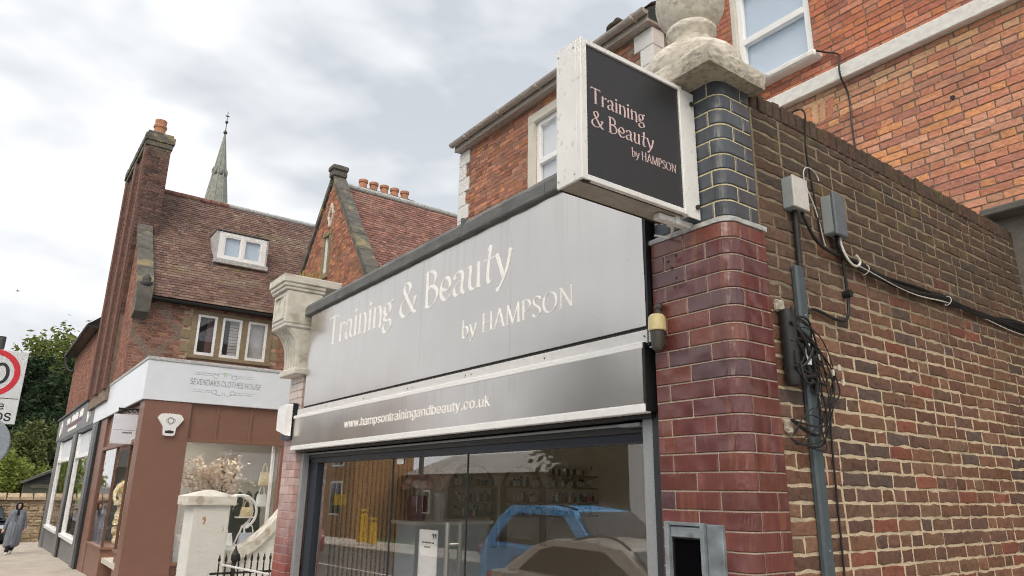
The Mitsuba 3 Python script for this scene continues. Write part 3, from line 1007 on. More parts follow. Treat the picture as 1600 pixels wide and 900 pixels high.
# ================================================================== NIGHT SAFE IN THE PILLAR
ns = thing('night_safe', 'open metal framed recess with galvanised plates low in the red pillar', 'night safe')
bx = XF - .022
part(ns, 'frame', cat(box(bx - .014, XF + .02, 2.228, 2.252, 1.05, 1.612, .002), box(bx - .014, XF + .02, 2.036, 2.056, 1.05, 1.608, .002), box(bx - .006, XF + .02, 2.056, 2.228, 1.596, 1.610, .002)), 'm_galv')
part(ns, 'header_plate', box(bx, XF + .018, 2.058, 2.226, 1.548, 1.592, .003), 'm_galv')
part(ns, 'side_plate', rough(box(bx + .004, XF + .01, 1.952, 2.034, 1.05, 1.606, .003), .0015, 20, 4, .03), 'm_galv')
part(ns, 'recess', cat(box(XF + .10, XF + .12, 2.05, 2.235, 1.05, 1.545), box(XF - .012, XF + .11, 2.220, 2.227, 1.05, 1.547), box(XF - .012, XF + .11, 2.058, 2.064, 1.05, 1.547), box(XF - .012, XF + .11, 2.058, 2.226, 1.541, 1.547)), 'm_black')
part(ns, 'inner_plate', box(XF - .004, XF - .001, 2.066, 2.219, 1.05, 1.540), 'm_void')

# ================================================================== WALL FIXTURES ON THE BRICK
jb = thing('junction_box', 'off white junction box on the brick wall beside the grey upper pillar', 'junction box')
part(jb, 'body', box(2.999, 3.122, YW - .056, YW + .002, 3.092, 3.256, .004), 'm_grey_box_light')
part(jb, 'lid', box(2.996, 3.125, YW - .066, YW - .054, 3.089, 3.259, .004), 'm_white_box')
gb = thing('cable_box', 'slate grey telecom box on the brick wall right of the white junction box', 'cable box')
part(gb, 'back_box', box(3.345, 3.43, YW - .060, YW + .002, 3.035, 3.245, .006), 'm_grey_box_light')
lid = box(3.340, 3.448, YW - .078, YW - .058, 3.020, 3.258, .010)
part(gb, 'lid', lid, 'm_grey_box')

pipe = thing('conduit_pipe', 'dark grey plastic conduit running down the brick wall below the white junction box', 'pipe')
part(pipe, 'lower_cover', cat(box(3.003, 3.075, YW - .034, YW + .002, -0.1, 2.80, .010)), 'm_pipe')
part(pipe, 'upper_pipe', cyl((3.060, YW - .018, 2.79), (3.060, YW - .022, 3.095), .0135, 12), 'm_cable')
for zz in (2.55, 2.0, 1.5):
    part(pipe, 'screw', tube([(3.039, YW - .0345, zz), (3.039, YW - .0375, zz)], .005, 8), 'm_alu')


def wob(a, b, n, amp, rng, sag=0.0):
    t = np.linspace(0, 1, n)[:, None]
    p = np.asarray(a) * (1 - t) + np.asarray(b) * t
    p[1:-1] += rng.normal(0, amp, (n - 2, 3)) * np.array([1, .35, 1])
    p[:, 2] -= sag * 4 * (t * (1 - t))[:, 0]
    p[:, 1] = np.minimum(p[:, 1], YW - .006)
    return spline(p, n * 5)


rr = np.random.default_rng(31)
cb = thing('cable_bundle', 'loose bundle of black cables strung along the brick wall under the grey telecom box', 'cable')
for i in range(9):
    o = rr.normal(0, .012, 2)
    pts = [(3.41 + rr.normal(0, .02), YW - .03, 3.035), (3.43 + rr.normal(0, .02), YW - .03, 2.95 + rr.normal(0, .02)), (3.55, YW - .022, 2.915 + o[0]), (3.72, YW - .02, 2.895 + o[0]),
           (4.2, YW - .018, 2.888 + o[1] * 1.6), (4.55, YW - .018, 2.895 + o[0] * 1.5), (4.9, YW - .018, 2.888 + o[1]), (5.4, YW - .016, 2.888 + o[0]), (6.12, YW - .016, 2.885 + o[1])]
    p = spline(np.array(pts) + np.c_[np.zeros(9), rr.normal(0, .004, 9) + rr.uniform(-.02, .0), np.zeros(9)], 60)
    p[:, 1] = np.minimum(p[:, 1], YW - .012)
    part(cb, 'strand', tube(p, rr.uniform(.006, .0105), 6), 'm_cable')
part(cb, 'white_strand', tube(spline([(3.60, YW - .040, 2.905), (3.9, YW - .040, 2.874), (4.2, YW - .036, 2.858), (4.6, YW - .026, 2.885), (5.2, YW - .02, 2.872), (6.1, YW - .02, 2.872)], 60), .0034, 6), 'm_cable_white')
for x, zc in ((3.66, 2.90), (4.62, 2.893)):
    part(cb, 'tie', tube([(x + .034 * math.cos(t) * .3, YW - .022 - .034 * max(0, math.sin(t) + .3) * .8, zc + .030 * math.cos(t)) for t in np.linspace(0, 2 * math.pi, 14)], .0025, 5), 'm_cable_white')
single('white_cable', 'short white cable hooking out below the grey telecom box', 'cable', tube(spline([(3.415, YW - .05, 3.03), (3.42, YW - .06, 2.935), (3.455, YW - .07, 2.885), (3.505, YW - .07, 2.880), (3.545, YW - .07, 2.905), (3.525, YW - .065, 2.945)], 30), .0065, 8), 'm_cable_white')
single('loop_cable', 'black cable looping from the white junction box to the grey telecom box', 'cable', tube(spline([(3.105, YW - .03, 3.10), (3.13, YW - .04, 3.03), (3.22, YW - .03, 2.965), (3.33, YW - .03, 2.935), (3.42, YW - .03, 2.93)], 30), .0085, 8), 'm_cable')
single('thin_cable', 'thin pale cable looping up the wall between the two boxes', 'cable', tube(spline([(3.335, YW - .008, 2.97), (3.30, YW - .010, 3.08), (3.25, YW - .012, 3.20), (3.195, YW - .012, 3.30), (3.20, YW - .014, 3.36), (3.26, YW - .014, 3.385), (3.335, YW - .012, 3.335)], 40), .0032, 6), 'm_cable_white')
single('riser_cable', 'thin black cable running up the sooty wall over its coping', 'cable', tube(spline([(3.305, YW - .012, 2.97), (3.285, YW - .010, 3.15), (3.262, YW - .010, 3.35), (3.255, YW - .012, 3.60), (3.255, YW - .02, 3.71), (3.255, YW + .12, 3.72)], 40), .005, 6), 'm_cable')
single('elbow_cable', 'black cable running to an elbow right of the dark conduit', 'cable', tube(spline([(3.465, YW - .02, 2.93), (3.475, YW - .02, 2.80), (3.478, YW - .018, 2.70), (3.45, YW - .018, 2.605), (3.36, YW - .018, 2.578), (3.10, YW - .016, 2.572)], 40), .008, 8), 'm_cable')
single('cable_clamp', 'round black clamp on the elbow cable', 'clamp', tube([(3.475, YW - .04, 2.735), (3.475, YW + .002, 2.735)], .020, 12), 'm_cable', 30)
single('drop_cable', 'thin black cable hanging straight down the brick wall right of the conduit', 'cable', tube(spline([(3.27, YW - .02, 2.30), (3.20, YW - .018, 2.15), (3.183, YW - .014, 1.95), (3.178, YW - .012, 1.6), (3.170, YW - .012, 1.2), (3.17, YW - .012, 0.1)], 50), .0055, 6), 'm_cable')
tg = thing('cable_tangle', 'tangle of black cables and a drum joint between the red pillar and the conduit', 'cable')
part(tg, 'joint_drum', cat(lathe([(0, 2.20), (.030, 2.20), (.036, 2.23), (.038, 2.50), (.034, 2.545), (0, 2.555)], (2.872, YW - .045, 0), 18)), 'm_cable', 40)
part(tg, 'top_patch', rough(box(2.835, 2.90, YW - .02, YW + .002, 2.545, 2.60, .006), .006, 20, 2, .02), 'm_capstone')
for i in range(10):
    z0, z1 = rr.uniform(2.28, 2.56), rr.uniform(2.22, 2.42)
    pts = [(2.85 + rr.normal(0, .02), YW - .05 - rr.random() * .035, z0), (2.91 + rr.random() * .03, YW - .07 - rr.random() * .025, (z0 + z1) / 2 + rr.normal(0, .03)), (2.99 + rr.normal(0, .02), YW - .05 - rr.random() * .02, z1), (3.06 + rr.normal(0, .03), YW - .052, z1 - .05 + rr.normal(0, .03))]
    part(tg, 'cable', tube(spline(pts, 24), rr.uniform(.005, .0095), 6), 'm_cable')
for i in range(9):
    rad = rr.uniform(.05, .22)
    zc = rr.uniform(2.22, 2.42)
    end = np.array([2.835 + rr.random() * .05, YW - .03, rr.uniform(1.93, 2.06)])
    bulge = 3.06 + rad
    pts = [(2.88, YW - .06, zc + .15), (3.03, YW - .055 - rr.random() * .02, zc + .10 + rr.normal(0, .02)), (bulge - .05, YW - .035, zc + .01 + rr.normal(0, .03)), (bulge, YW - .03, zc - .09 + rr.normal(0, .04)), (bulge - .06 + rr.normal(0, .03), YW - .035, zc - .20 + rr.normal(0, .04)), (3.05, YW - .05 - rr.random() * .02, zc - .27 + rr.normal(0, .02)), end]
    part(tg, 'cable_loop', tube(spline(pts, 40), rr.uniform(.0028, .005), 6), 'm_cable')
part(tg, 'label_tag', box(2.945, 2.985, YW - .075, YW - .069, 2.30, 2.40, .002), 'm_white_clean')
part(tg, 'cable_clip', cat(*[box(x, x + .012, YW - .045, YW - .035, z, z + .03, .002) for x, z in ((3.10, 2.34), (3.21, 2.28), (3.27, 2.31), (3.29, 2.24))]), 'm_cable_white')
vt = thing('wall_stub', 'cut pale pipe end patched into the brick beside the red pillar low down', 'pipe')
part(vt, 'patch', rough(box(2.83, 2.885, YW - .02, YW + .002, 1.99, 2.05, .01), .006, 30, 9, .015), 'm_capstone')

# ================================================================== SECURITY LAMP ON THE PILLAR
sl = thing('strobe_lamp', 'small strobe lamp with a cream cap on the street face of the red pillar', 'lamp')
lx, ly = XF - .045, 2.232
part(sl, 'cap', lathe([(0, 2.545), (.030, 2.543), (.040, 2.530), (.043, 2.470), (.040, 2.465), (0, 2.465)], (lx, ly, 0), 22), 'm_cream_plastic', 40)
part(sl, 'body', lathe([(0, 2.466), (.034, 2.466), (.033, 2.42), (.028, 2.385), (.018, 2.37), (0, 2.368)], (lx, ly, 0), 20), 'm_bronze', 40)
part(sl, 'bracket', cat(box(lx, XF + .005, ly - .012, ly + .012, 2.40, 2.43), tube([(lx + .01, ly, 2.54), (lx + .02, ly + .005, 2.585), (XF, ly + .01, 2.60)], .011, 8), sphere((lx + .02, ly + .004, 2.585), .020, 2)), 'm_bronze', 40)
part(sl, 'lower_arm', box(lx + .0, XF + .01, ly + .0, ly + .055, 2.392, 2.400, .002), 'm_alu')

# ================================================================== HANGING SIGN
hs = thing('hanging_sign', 'square projecting box sign, black face with pink lettering in a white frame', 'sign')
SY0, SY1, SX0, SX1, SZ0, SZ1 = 1.978, 2.140, 1.784, 2.440, 2.962, 3.634
part(hs, 'street_side', box(SX0, SX0 + .012, SY0 + .030, SY1, SZ0, SZ1, .002), 'm_white_paint')
part(hs, 'case', cat(box(SX0 + .012, SX1, SY0 + .03, SY0 + .036, SZ0 + .01, SZ1 - .002), box(SX0 + .012, SX1, SY1 - .006, SY1, SZ0, SZ1), box(SX0 + .012, SX1, SY0 + .036, SY1 - .006, SZ1 - .008, SZ1 - .002), box(SX1 - .006, SX1 - .001, SY0 + .036, SY1 - .006, SZ0 + .01, SZ1 - .01)), 'm_white_paint')
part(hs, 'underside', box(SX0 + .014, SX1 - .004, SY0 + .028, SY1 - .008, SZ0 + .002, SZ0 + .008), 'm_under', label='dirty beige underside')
fw = .036
part(hs, 'frame', cat(box(SX0, SX0 + fw, SY0, SY0 + .029, SZ0, SZ1, .003), box(SX1 - .022, SX1, SY0, SY0 + .029, SZ0, SZ1, .003), box(SX0 + fw, SX1 - .022, SY0 + .001, SY0 + .029, SZ1 - .024, SZ1 - .001, .002), box(SX0 + fw, SX1 - .022, SY0 + .001, SY0 + .029, SZ0 + .001, SZ0 + .026, .002)), 'm_white_paint')
part(hs, 'face', box(SX0 + fw - .004, SX1 - .02, SY0 + .010, SY0 + .020, SZ0 + .022, SZ1 - .02), 'm_sign_dark')
part(hs, 'fixing_plate', cat(box(SX1 + .001, SX1 + .088, SY0 + .004, SY0 + .010, SZ0 - .004, SZ1 - .012, .001), box(SX1 + .001, SX1 + .007, SY0 + .010, SY0 + .06, SZ0 - .004, SZ1 - .012)), 'm_white_paint')
for zz in (SZ0 + .055, SZ1 - .075):
    part(hs, 'bolt', tube([(SX1 + .066, SY0 + .004, zz), (SX1 + .066, SY0 - .008, zz)], .012, 6), 'm_dark_rust')
for x_, z_ in ((SX0 + .014, SZ0 + .03), (SX0 + .014, SZ1 - .03), (SX0 + .01, 3.3)):
    pass
for yy in (SY0 + .045, SY1 - .015):
    for zz in (SZ0 + .03, SZ1 - .035):
        part(hs, 'screw', tube([(SX0, yy, zz), (SX0 - .003, yy, zz)], .0045, 8), 'm_alu')
part(hs, 'rust_edge', cat(box(SX0 + .012, SX1 - .01, SY0 + .022, SY0 + .0285, SZ0 - .001, SZ0 + .0035), box(SX0 + .012, SX1 - .02, SY1 - .008, SY1 - .001, SZ0 - .002, SZ0 + .002)), 'm_dark_rust')
part(hs, 'rust_corner', rough(box(SX0 + .012, SX0 + .055, SY0 + .004, SY0 + .030, SZ0 - .003, SZ0 + .014, .003), .004, 60, 3, .01), 'm_dark_rust')
lf = lambda x, z: near_frame(x, SY0 + .0095, z)
roman(hs, 'Training', lf(1.847, 3.338), .074, .335, .0015, 'm_letter_pink', weight=.004)
roman(hs, '& Beauty', lf(1.848, 3.228), .074, .386, .0015, 'm_letter_pink', weight=.004)
roman(hs, 'by HAMPSON', lf(2.087, 3.156), .0415, .293, .0015, 'm_letter_pink', weight=.006)
# arm under the sign with its cable
ar = thing('sign_bracket', 'weathered bracket and cable under the hanging sign', 'bracket')
part(ar, 'bracket', cat(box(2.30, XF + .015, 2.03, 2.07, 2.93, 2.958, .003), box(2.40, 2.43, 2.02, 2.08, 2.925, 2.965, .002)), 'm_white_paint')
part(ar, 'cable', tube(spline([(2.34, 2.05, 2.955), (2.42, 2.06, 2.925), (2.47, 2.12, 2.905), (2.515, 2.20, 2.935), (2.515, 2.26, 2.96)], 24), .006, 6), 'm_cable_white')

# ================================================================== THE SALON
sal = thing('beauty_salon', 'single storey beauty salon with a long grey fascia, white trims and a wide glazed shopfront', 'shop')
PX = 2.490
seams = [2.316, 3.44, 4.572, 5.72, 6.884]
for a, b in zip(seams[:-1], seams[1:]):
    part(sal, 'fascia_panel', box(PX, PX + .05, a + .0012, b - .0012, 2.507, 3.432, .0012), 'm_panel')
part(sal, 'fascia_end', box(PX + .002, PX + .12, 2.3005, 2.3135, 2.41, 3.44), 'm_black')
roman(sal, 'Training & Beauty', street_frame(PX - .0005, 6.385, 3.036), .268, 2.96, .002, 'm_letter_white')
roman(sal, 'by HAMPSON', street_frame(PX - .0005, 4.000, 2.716), .122, 1.165, .002, 'm_letter_white')
part(sal, 'shadow_gap', box(PX + .012, PX + .055, 2.31, 6.90, 2.488, 2.507), 'm_black')
part(sal, 'backing_strip', box(PX + .002, PX + .04, 2.285, 7.04, 2.425, 2.489, .001), 'm_strip')
part(sal, 'top_trim', box(PX - .016, PX + .05, 2.335, 7.085, 2.398, 2.430, .003), 'm_white_clean')
for yy in (2.33, 3.10, 3.86, 3.93, 4.66, 4.73, 5.5, 6.3):
    part(sal, 'screw', tube([(PX + .0035, yy, 2.458), (PX - .001, yy, 2.458)], .005, 8), 'm_bronze')
lseams = [2.338, 4.72, 7.085]
for a, b in zip(lseams[:-1], lseams[1:]):
    part(sal, 'shutter_box_panel', box(PX - .012, PX + .04, a + .001, b - .001, 2.134, 2.398), 'm_panel')
part(sal, 'shutter_box_end', box(PX - .008, PX + .13, 2.325, 2.3365, 2.10, 2.428), 'm_black')
part(sal, 'bottom_trim', box(PX - .018, PX + .03, 2.330, 7.090, 2.092, 2.1335, .003), 'm_white_clean')
web = sans('www.hampsontrainingandbeauty.co.uk', .068, 2.20, .003, street_frame(PX - .0125, 5.815, 2.232))
wp = web.split(only_watertight=False)
part(sal, 'web_address', web, 'm_letter_white')
part(sal, 'shutter_box_base', box(PX + .031, PX + .16, 2.34, 7.07, 2.075, 2.12, .002), 'm_black')
part(sal, 'shutter_slat_end', box(PX + .135, PX + .160, 2.45, 6.98, 2.020, 2.075, .006), 'm_shop_dark')
part(sal, 'shutter_bottom_bar', box(PX + .110, PX + .135, 2.45, 6.98, 2.052, 2.066, .003), 'm_alu')
part(sal, 'lock_bracket', cat(box(PX + .08, PX + .15, 2.46, 2.60, 2.045, 2.062, .002)), 'm_alu')
for a, b in ((2.368, 2.446), (6.985, 7.05)):
    part(sal, 'shutter_guide', box(2.575, 2.640, a, b, -0.1, 2.075, .003), 'm_alu')
part(sal, 'guide_side', box(2.56, 2.66, 2.300, 2.366, -0.1, 2.42), 'm_shop_dark')
GXs = 2.690
part(sal, 'window_head', box(GXs - .04, GXs + .05, 2.43, 7.04, 1.972, 2.03, .003), 'm_navy_frame')
part(sal, 'window_jamb', box(GXs - .035, GXs + .05, 6.80, 6.983, -0.1, 1.972, .003), 'm_navy_frame')
part(sal, 'window_jamb', box(GXs - .035, GXs + .05, 2.435, 2.475, -0.1, 1.972, .003), 'm_navy_frame')
part(sal, 'window_sill', box(GXs - .04, GXs + .05, 2.475, 6.80, -0.1, .10, .003), 'm_navy_frame')
D0, D1 = 4.172, 5.275


def pane(x, y0, y1, z0, z1):
    return trimesh.Trimesh([(x, y0, z0), (x, y1, z0), (x, y1, z1), (x, y0, z1)], [[0, 2, 1], [0, 3, 2]], process=False)


part(sal, 'window_pane', pane(GXs, 2.475, D0 - .004, .10, 1.972), 'm_shop_glass')
part(sal, 'window_pane', pane(GXs, D1 + .004, 6.80, .10, 1.972), 'm_shop_glass')
dr_ = part(sal, 'glass_door', pane(GXs, D0 + .004, D1 - .004, .10, 1.972), 'm_shop_glass')
part(sal, 'glazing_edge', cat(box(GXs - .006, GXs + .006, D0 - .003, D0 + .003, .10, 1.972)), 'm_shop_dark')
part(sal, 'glazing_edge', cat(box(GXs - .006, GXs + .006, D1 - .005, D1 + .005, .10, 1.972)), 'm_shop_dark')
for xx in (GXs - .05, GXs + .05):
    part(dr_, 'pull_handle', tube([(xx, 4.325, .75), (xx, 4.325, 1.52)], .017, 16), 'm_steel', 40)
for zz in (.95, 1.38):
    part(dr_, 'handle_fixing', cyl((GXs - .05, 4.325, zz), (GXs + .05, 4.325, zz), .011, 12), 'm_steel', 40)
part(sal, 'door_tag', box(GXs - .009, GXs - .005, 5.09, 5.20, 1.925, 1.968), 'm_white_clean')
# coping of the parapet
rr = np.random.default_rng(41)
edges = [2.30, 3.06, 3.99, 4.88, 5.50, 6.20, 7.00]
for a, b in zip(edges[:-1], edges[1:]):
    prof = [(2.455, 3.447), (2.462, 3.438), (2.50, 3.434), (2.80, 3.44), (2.80, 3.575), (2.53, 3.575), (2.480, 3.560), (2.458, 3.525)]
    part(sal, 'coping', rough(prism(prof, 'y', a + .003, b - .003), .006, 9, int(a * 10), .05), 'm_felt', 40)
part(sal, 'coping_lap', cat(*[box(2.452, 2.81, y - .012, y + .012, 3.437, 3.581, .004) for y in (3.99,)]), 'm_felt')
part(sal, 'parapet', box(2.545, 2.79, 2.31, 7.02, 2.43, 3.44), 'm_black')
part(sal, 'flat_roof', box(2.78, 6.1, 2.08, 7.4, 3.15, 3.25), 'm_felt')
part(sal, 'lower_parapet', box(2.60, 2.80, 6.98, 7.06, 2.43, 3.52), 'm_slate')
# inside
part(sal, 'ceiling', box(2.76, 6.9, 2.08, 7.6, 2.72, 2.80), 'm_white_clean')
part(sal, 'floor', box(2.74, 6.9, 2.08, 7.6, .0, .10), 'm_salon_floor')
part(sal, 'back_wall', box(6.80, 6.92, 2.08, 7.6, .1, 2.72), 'm_salon_wall')
part(sal, 'right_wall', box(2.80, 6.9, 2.076, 2.10, .1, 2.72), 'm_salon_wall')
pw = part(sal, 'party_wall', box(2.76, 6.9, 7.30, 7.42, .1, 2.72), 'm_salon_wall')
part(sal, 'slat_backing', box(2.76, 4.02, 7.275, 7.298, .1, 2.72), 'm_black')
for i in range(24):
    x = 2.79 + i * .052
    part(pw, 'slat', box(x, x + .030, 7.245, 7.274, .1, 2.70, .003), 'm_wood_slat', uv=None)

# shelves with bottles on the party wall
ZS = [1.80, 1.62, 1.46]
rr = np.random.default_rng(42)
for si, (xa, xb, arch) in enumerate(((4.46, 5.06, True), (5.20, 5.80, True), (5.92, 6.70, False))):
    sh = thing('wall_shelf', ['arched wall shelf behind the door glass', 'arched wall shelf in the middle of the salon window', 'long wall shelf at the right of the salon window'][si], 'shelf')
    yb = 7.296
    if arch:
        xm, rad = (xa + xb) / 2, (xb - xa) / 2
        part(sh, 'arch', tube([(xm + rad * math.cos(t), yb - .03, 1.78 + rad * .85 * math.sin(t)) for t in np.linspace(0, math.pi, 20)], .018, 8), 'm_shelf', 40)
        part(sh, 'upright', box(xa - .015, xa + .015, yb - .10, yb, 1.1, 1.78), 'm_shelf')
        part(sh, 'upright', box(xb - .015, xb + .015, yb - .10, yb, 1.1, 1.78), 'm_shelf')
    for zi, zz in enumerate(([1.95] if not arch else []) + ZS):
        part(sh, 'board', box(xa, xb, yb - .11, yb, zz - .022, zz, .002), 'm_shelf')
        x = xa + .05
        while x < xb - .05:
            if rr.random() < .86:
                hgt = rr.uniform(.085, .125)
                t_ = (rr.random() * .999, rr.random())
                bt = thing('bottle', ['small bottle on the arched shelf behind the door glass', 'small bottle on the arched shelf in the middle of the salon', 'small bottle on the long shelf right of the arched shelves'][si], 'bottle', ['bottles on the arched shelf behind the door', 'bottles on the middle arched shelf', 'bottles on the long right shelf'][si])
                m = lathe([(0, zz), (.017, zz), (.018, zz + hgt * .62), (.009, zz + hgt * .72), (0, zz + hgt * .72)], (x, yb - .055, 0), 8)
                part(bt, 'body', m, 'm_bottle', False, np.tile(t_, (len(m.vertices), 1)))
                m = lathe([(0, zz + hgt * .72), (.010, zz + hgt * .72), (.010, zz + hgt), (0, zz + hgt)], (x, yb - .055, 0), 8)
                part(bt, 'cap', m, 'm_bottle_cap', False, np.tile((rr.random() * .999, .5), (len(m.vertices), 1)))
            x += rr.uniform(.044, .058)
# reception desk, vases, flowers
dk = thing('reception_desk', 'pale blue reception desk behind the glass door', 'desk')
part(dk, 'body', box(3.62, 4.50, 6.55, 6.95, .1, 1.40, .005), 'm_desk')
part(dk, 'top', box(3.58, 4.54, 6.50, 7.0, 1.40, 1.435, .004), 'm_white_gloss')
fv = thing('flower_vase', 'dark red glass vase of pink roses standing on the reception desk', 'vase')
VX, VY = 3.74, 6.75
part(fv, 'vase', lathe([(0, 1.436), (.085, 1.436), (.10, 1.50), (.105, 1.60), (.095, 1.68), (.088, 1.68), (.095, 1.60), (.09, 1.45), (0, 1.445)], (VX, VY, 0), 24), 'm_vase_red', 40)
rr = np.random.default_rng(43)
for i in range(26):
    t, ph = rr.uniform(0, 2 * math.pi), rr.uniform(.0, 1.2)
    c = np.array([VX + .14 * math.cos(t) * math.sin(ph), VY + .14 * math.sin(t) * math.sin(ph), 1.72 + .14 * math.cos(ph)])
    m = rough(sphere(c, rr.uniform(.032, .05), 2), .010, 40, i)
    part(fv, 'rose', m, 'm_flower', False, np.tile((rr.random() * .999, rr.random()), (len(m.vertices), 1)))
pv = thing('plume_vase', 'tall white vase of pale pampas plumes beside the roses', 'vase')
part(pv, 'vase', lathe([(0, 1.436), (.055, 1.436), (.07, 1.55), (.07, 1.70), (.06, 1.71), (0, 1.70)], (4.02, 6.78, 0), 24), 'm_white_gloss', 40)
pl = []
for i in range(9):
    a = rr.uniform(0, 2 * math.pi)
    tip = np.array([4.02 + .22 * math.cos(a), 6.78 + .12 * math.sin(a), 1.98 + rr.uniform(0, .10)])
    p = spline([(4.02, 6.78, 1.69), (4.02 + .06 * math.cos(a), 6.78 + .05 * math.sin(a), 1.85), tip], 14)
    part(pv, 'plume', rough(tube(p, [.006, .006, .012, .022, .03, .036, .040, .042, .042, .040, .034, .026, .016, .005], 8), .014, 45, i), 'm_pampas')
ps = thing('door_poster', 'white poster with black quote marks stuck inside the glass door', 'poster')
part(ps, 'sheet', box(GXs + .014, GXs + .017, 4.56, 4.822, 1.02, 1.457), 'm_paper')
for yy in (4.617, 4.587):
    part(ps, 'quote_mark', cat(tube([(GXs + .0135, yy, 1.425), (GXs + .0105, yy, 1.425)], .011, 10), box(GXs + .0105, GXs + .0135, yy - .011, yy - .004, 1.40, 1.425)), 'm_print')
rr = np.random.default_rng(44)
for row, (zz, ya, yb_) in enumerate(((1.365, 4.77, 4.61), (1.335, 4.74, 4.65))):
    y = ya
    while y > yb_:
        w = rr.uniform(.008, .02)
        part(ps, 'small_print', box(GXs + .0122, GXs + .0138, y - w, y, zz, zz + .010), 'm_print')
        y -= w + .006

# ================================================================== LEFT GLAZED PILASTER AND CORBEL
lp_ = thing('left_pilaster', 'narrow pale glazed brick pilaster at the far left end of the salon front', 'pilaster')
PLX, PL0, PL1 = 2.52, 7.055, 7.42
part(lp_, 'mortar', box(PLX + .007, 2.95, PL0 + .007, PL1, -.2, 2.86), 'm_glaze_mortar')
rr = np.random.default_rng(45)
rows, z = [], 2.85
while z > -.15:
    rows.append((z - .0787 + .007, z))
    z -= .0787
path2 = np.array([(PLX, y) for y in np.linspace(PL1, PL0, 5)] + [(x, PL0) for x in np.linspace(PLX, 2.70, 3)[1:]])
pa = np.array([(PLX, y) for y in np.linspace(PL1, PL0 + .01, 6)])
path_bricks(lp_, pa, rows, lambda r: [0, .24, .355] if r % 2 == 0 else [0, .115, .355], 'm_pilaster_brick', rr, name='glazed_brick', depth=.02, joint=.007)
items = []
pb = np.array([(x, PL0) for x in np.linspace(PLX + .001, 2.72, 4)])
path_bricks(lp_, pb, rows, lambda r: [0, .09, .199] if r % 2 == 0 else [0, .199], 'm_pilaster_brick', rr, name='return_brick', depth=.02, joint=.007)
co = thing('scroll_corbel', 'weathered cream stone console corbel with a fluted scroll at the left end of the fascia', 'corbel')
C0, C1 = 7.02, 7.43
part(co, 'base_block', rough(box(2.40, 2.62, C0 - .01, C1 + .01, 2.842, 2.905, .008), .003, 20, 1, .04), 'm_corbel', 40)
# the scroll: an S profile in x-z, with flutes across y
prof = spline([(2.425, 2.905), (2.428, 3.00), (2.418, 3.10), (2.388, 3.20), (2.335, 3.275), (2.285, 3.315)], 30)
core_pts = [(p[0] + .022, p[1]) for p in prof] + [(2.62, 3.315), (2.62, 2.905)]
part(co, 'scroll_core', prism(core_pts, 'y', C0 + .012, C1 - .012), 'm_corbel')
for i in range(5):
    a = C0 + .01 + i * (C1 - C0 - .02) / 5
    w = (C1 - C0 - .02) / 5
    pts = [(p[0], p[1]) for p in prof] + [(p[0] + .03, p[1]) for p in prof[::-1]]
    part(co, 'flute', prism(pts, 'y', a + w * .16, a + w * .84), 'm_corbel')
part(co, 'scroll_neck', rough(box(2.265, 2.63, C0 - .004, C1 + .004, 3.315, 3.352, .008), .003, 20, 2, .04), 'm_corbel', 40)
part(co, 'head_block', rough(box(2.262, 2.64, C0 - .002, C1 + .002, 3.352, 3.70, .010), .003, 14, 3, .05), 'm_corbel', 40)
part(co, 'panel_moulding', cat(box(2.248, 2.262, C0 + .05, C1 - .05, 3.64, 3.665, .003), box(2.248, 2.262, C0 + .05, C1 - .05, 3.40, 3.425, .003), box(2.248, 2.262, C0 + .05, C0 + .085, 3.425, 3.64, .003), box(2.248, 2.262, C1 - .085, C1 - .05, 3.425, 3.64, .003)), 'm_corbel')
for i, (dx, z0, z1) in enumerate(((.028, 3.70, 3.735), (.045, 3.735, 3.775), (.062, 3.775, 3.86))):
    part(co, 'cap_moulding', rough(box(2.262 - dx, 2.66 + (.17 if i == 2 else 0), C0 - dx * .5, C1 + dx * .6, z0, z1, .008), .004, 12, 4 + i, .05), 'm_corbel', 40)
part(co, 'side_scroll', rough(cat(lathe([(0, -.02), (.085, -.02), (.085, .02), (.05, .032), (0, .032)], (0, 0, 0), 24)), .004, 30, 1), 'm_corbel')
Mx = np.eye(4)
Mx[:3, :3] = np.array([[1, 0, 0], [0, 0, -1], [0, 1, 0]])
Mx[:3, 3] = (2.555, C0 - .008, 3.50)
k = [x for x in scene if x.startswith(co + '__side_scroll')][0]
put(k, moved(rough(cat(lathe([(0, -.02), (.095, -.02), (.095, .02), (.06, .036), (.02, .022), (0, .03)], (0, 0, 0), 28)), .005, 30, 1), Mx), 'm_corbel', 40)
wd = thing('weed_tuft', 'dry yellow weeds growing on top of the stone corbel', 'plant')
rr = np.random.default_rng(46)
V, Fc = [], []
for i in range(90):
    b = np.array([rr.uniform(2.42, 2.66), rr.uniform(7.1, 7.35), 3.86])
    t = b + np.array([rr.normal(0, .03), rr.normal(0, .03), rr.uniform(.03, .10)])
    s = np.array([rr.normal(0, 1), rr.normal(0, 1), 0])
    s = s / np.linalg.norm(s) * .006
    o = len(V)
    V += [b - s, b + s, t + s * 1.5, t - s * 1.5, t + [0, 0, .012]]
    Fc += [[o, o + 1, o + 2], [o, o + 2, o + 3], [o + 3, o + 2, o + 4]]
part(wd, 'stems', trimesh.Trimesh(V, Fc, process=False), 'm_weed', kind='stuff')
al = thing('alarm_box', 'white and dark blue alarm box on the left pilaster beside the fascia', 'alarm box')
part(al, 'cover', hull([(x, y, z) for x in (2.40, 2.415) for (y, z) in ((7.10, 2.24), (7.36, 2.30), (7.36, 2.52), (7.10, 2.52), (7.12, 2.54), (7.34, 2.54))] + [(2.46, 7.09, 2.23), (2.46, 7.37, 2.28), (2.46, 7.37, 2.55), (2.46, 7.09, 2.55)]), 'm_white_clean')
part(al, 'base', box(2.46, 2.52, 7.10, 7.37, 2.20, 2.56, .006), 'm_navy_frame')

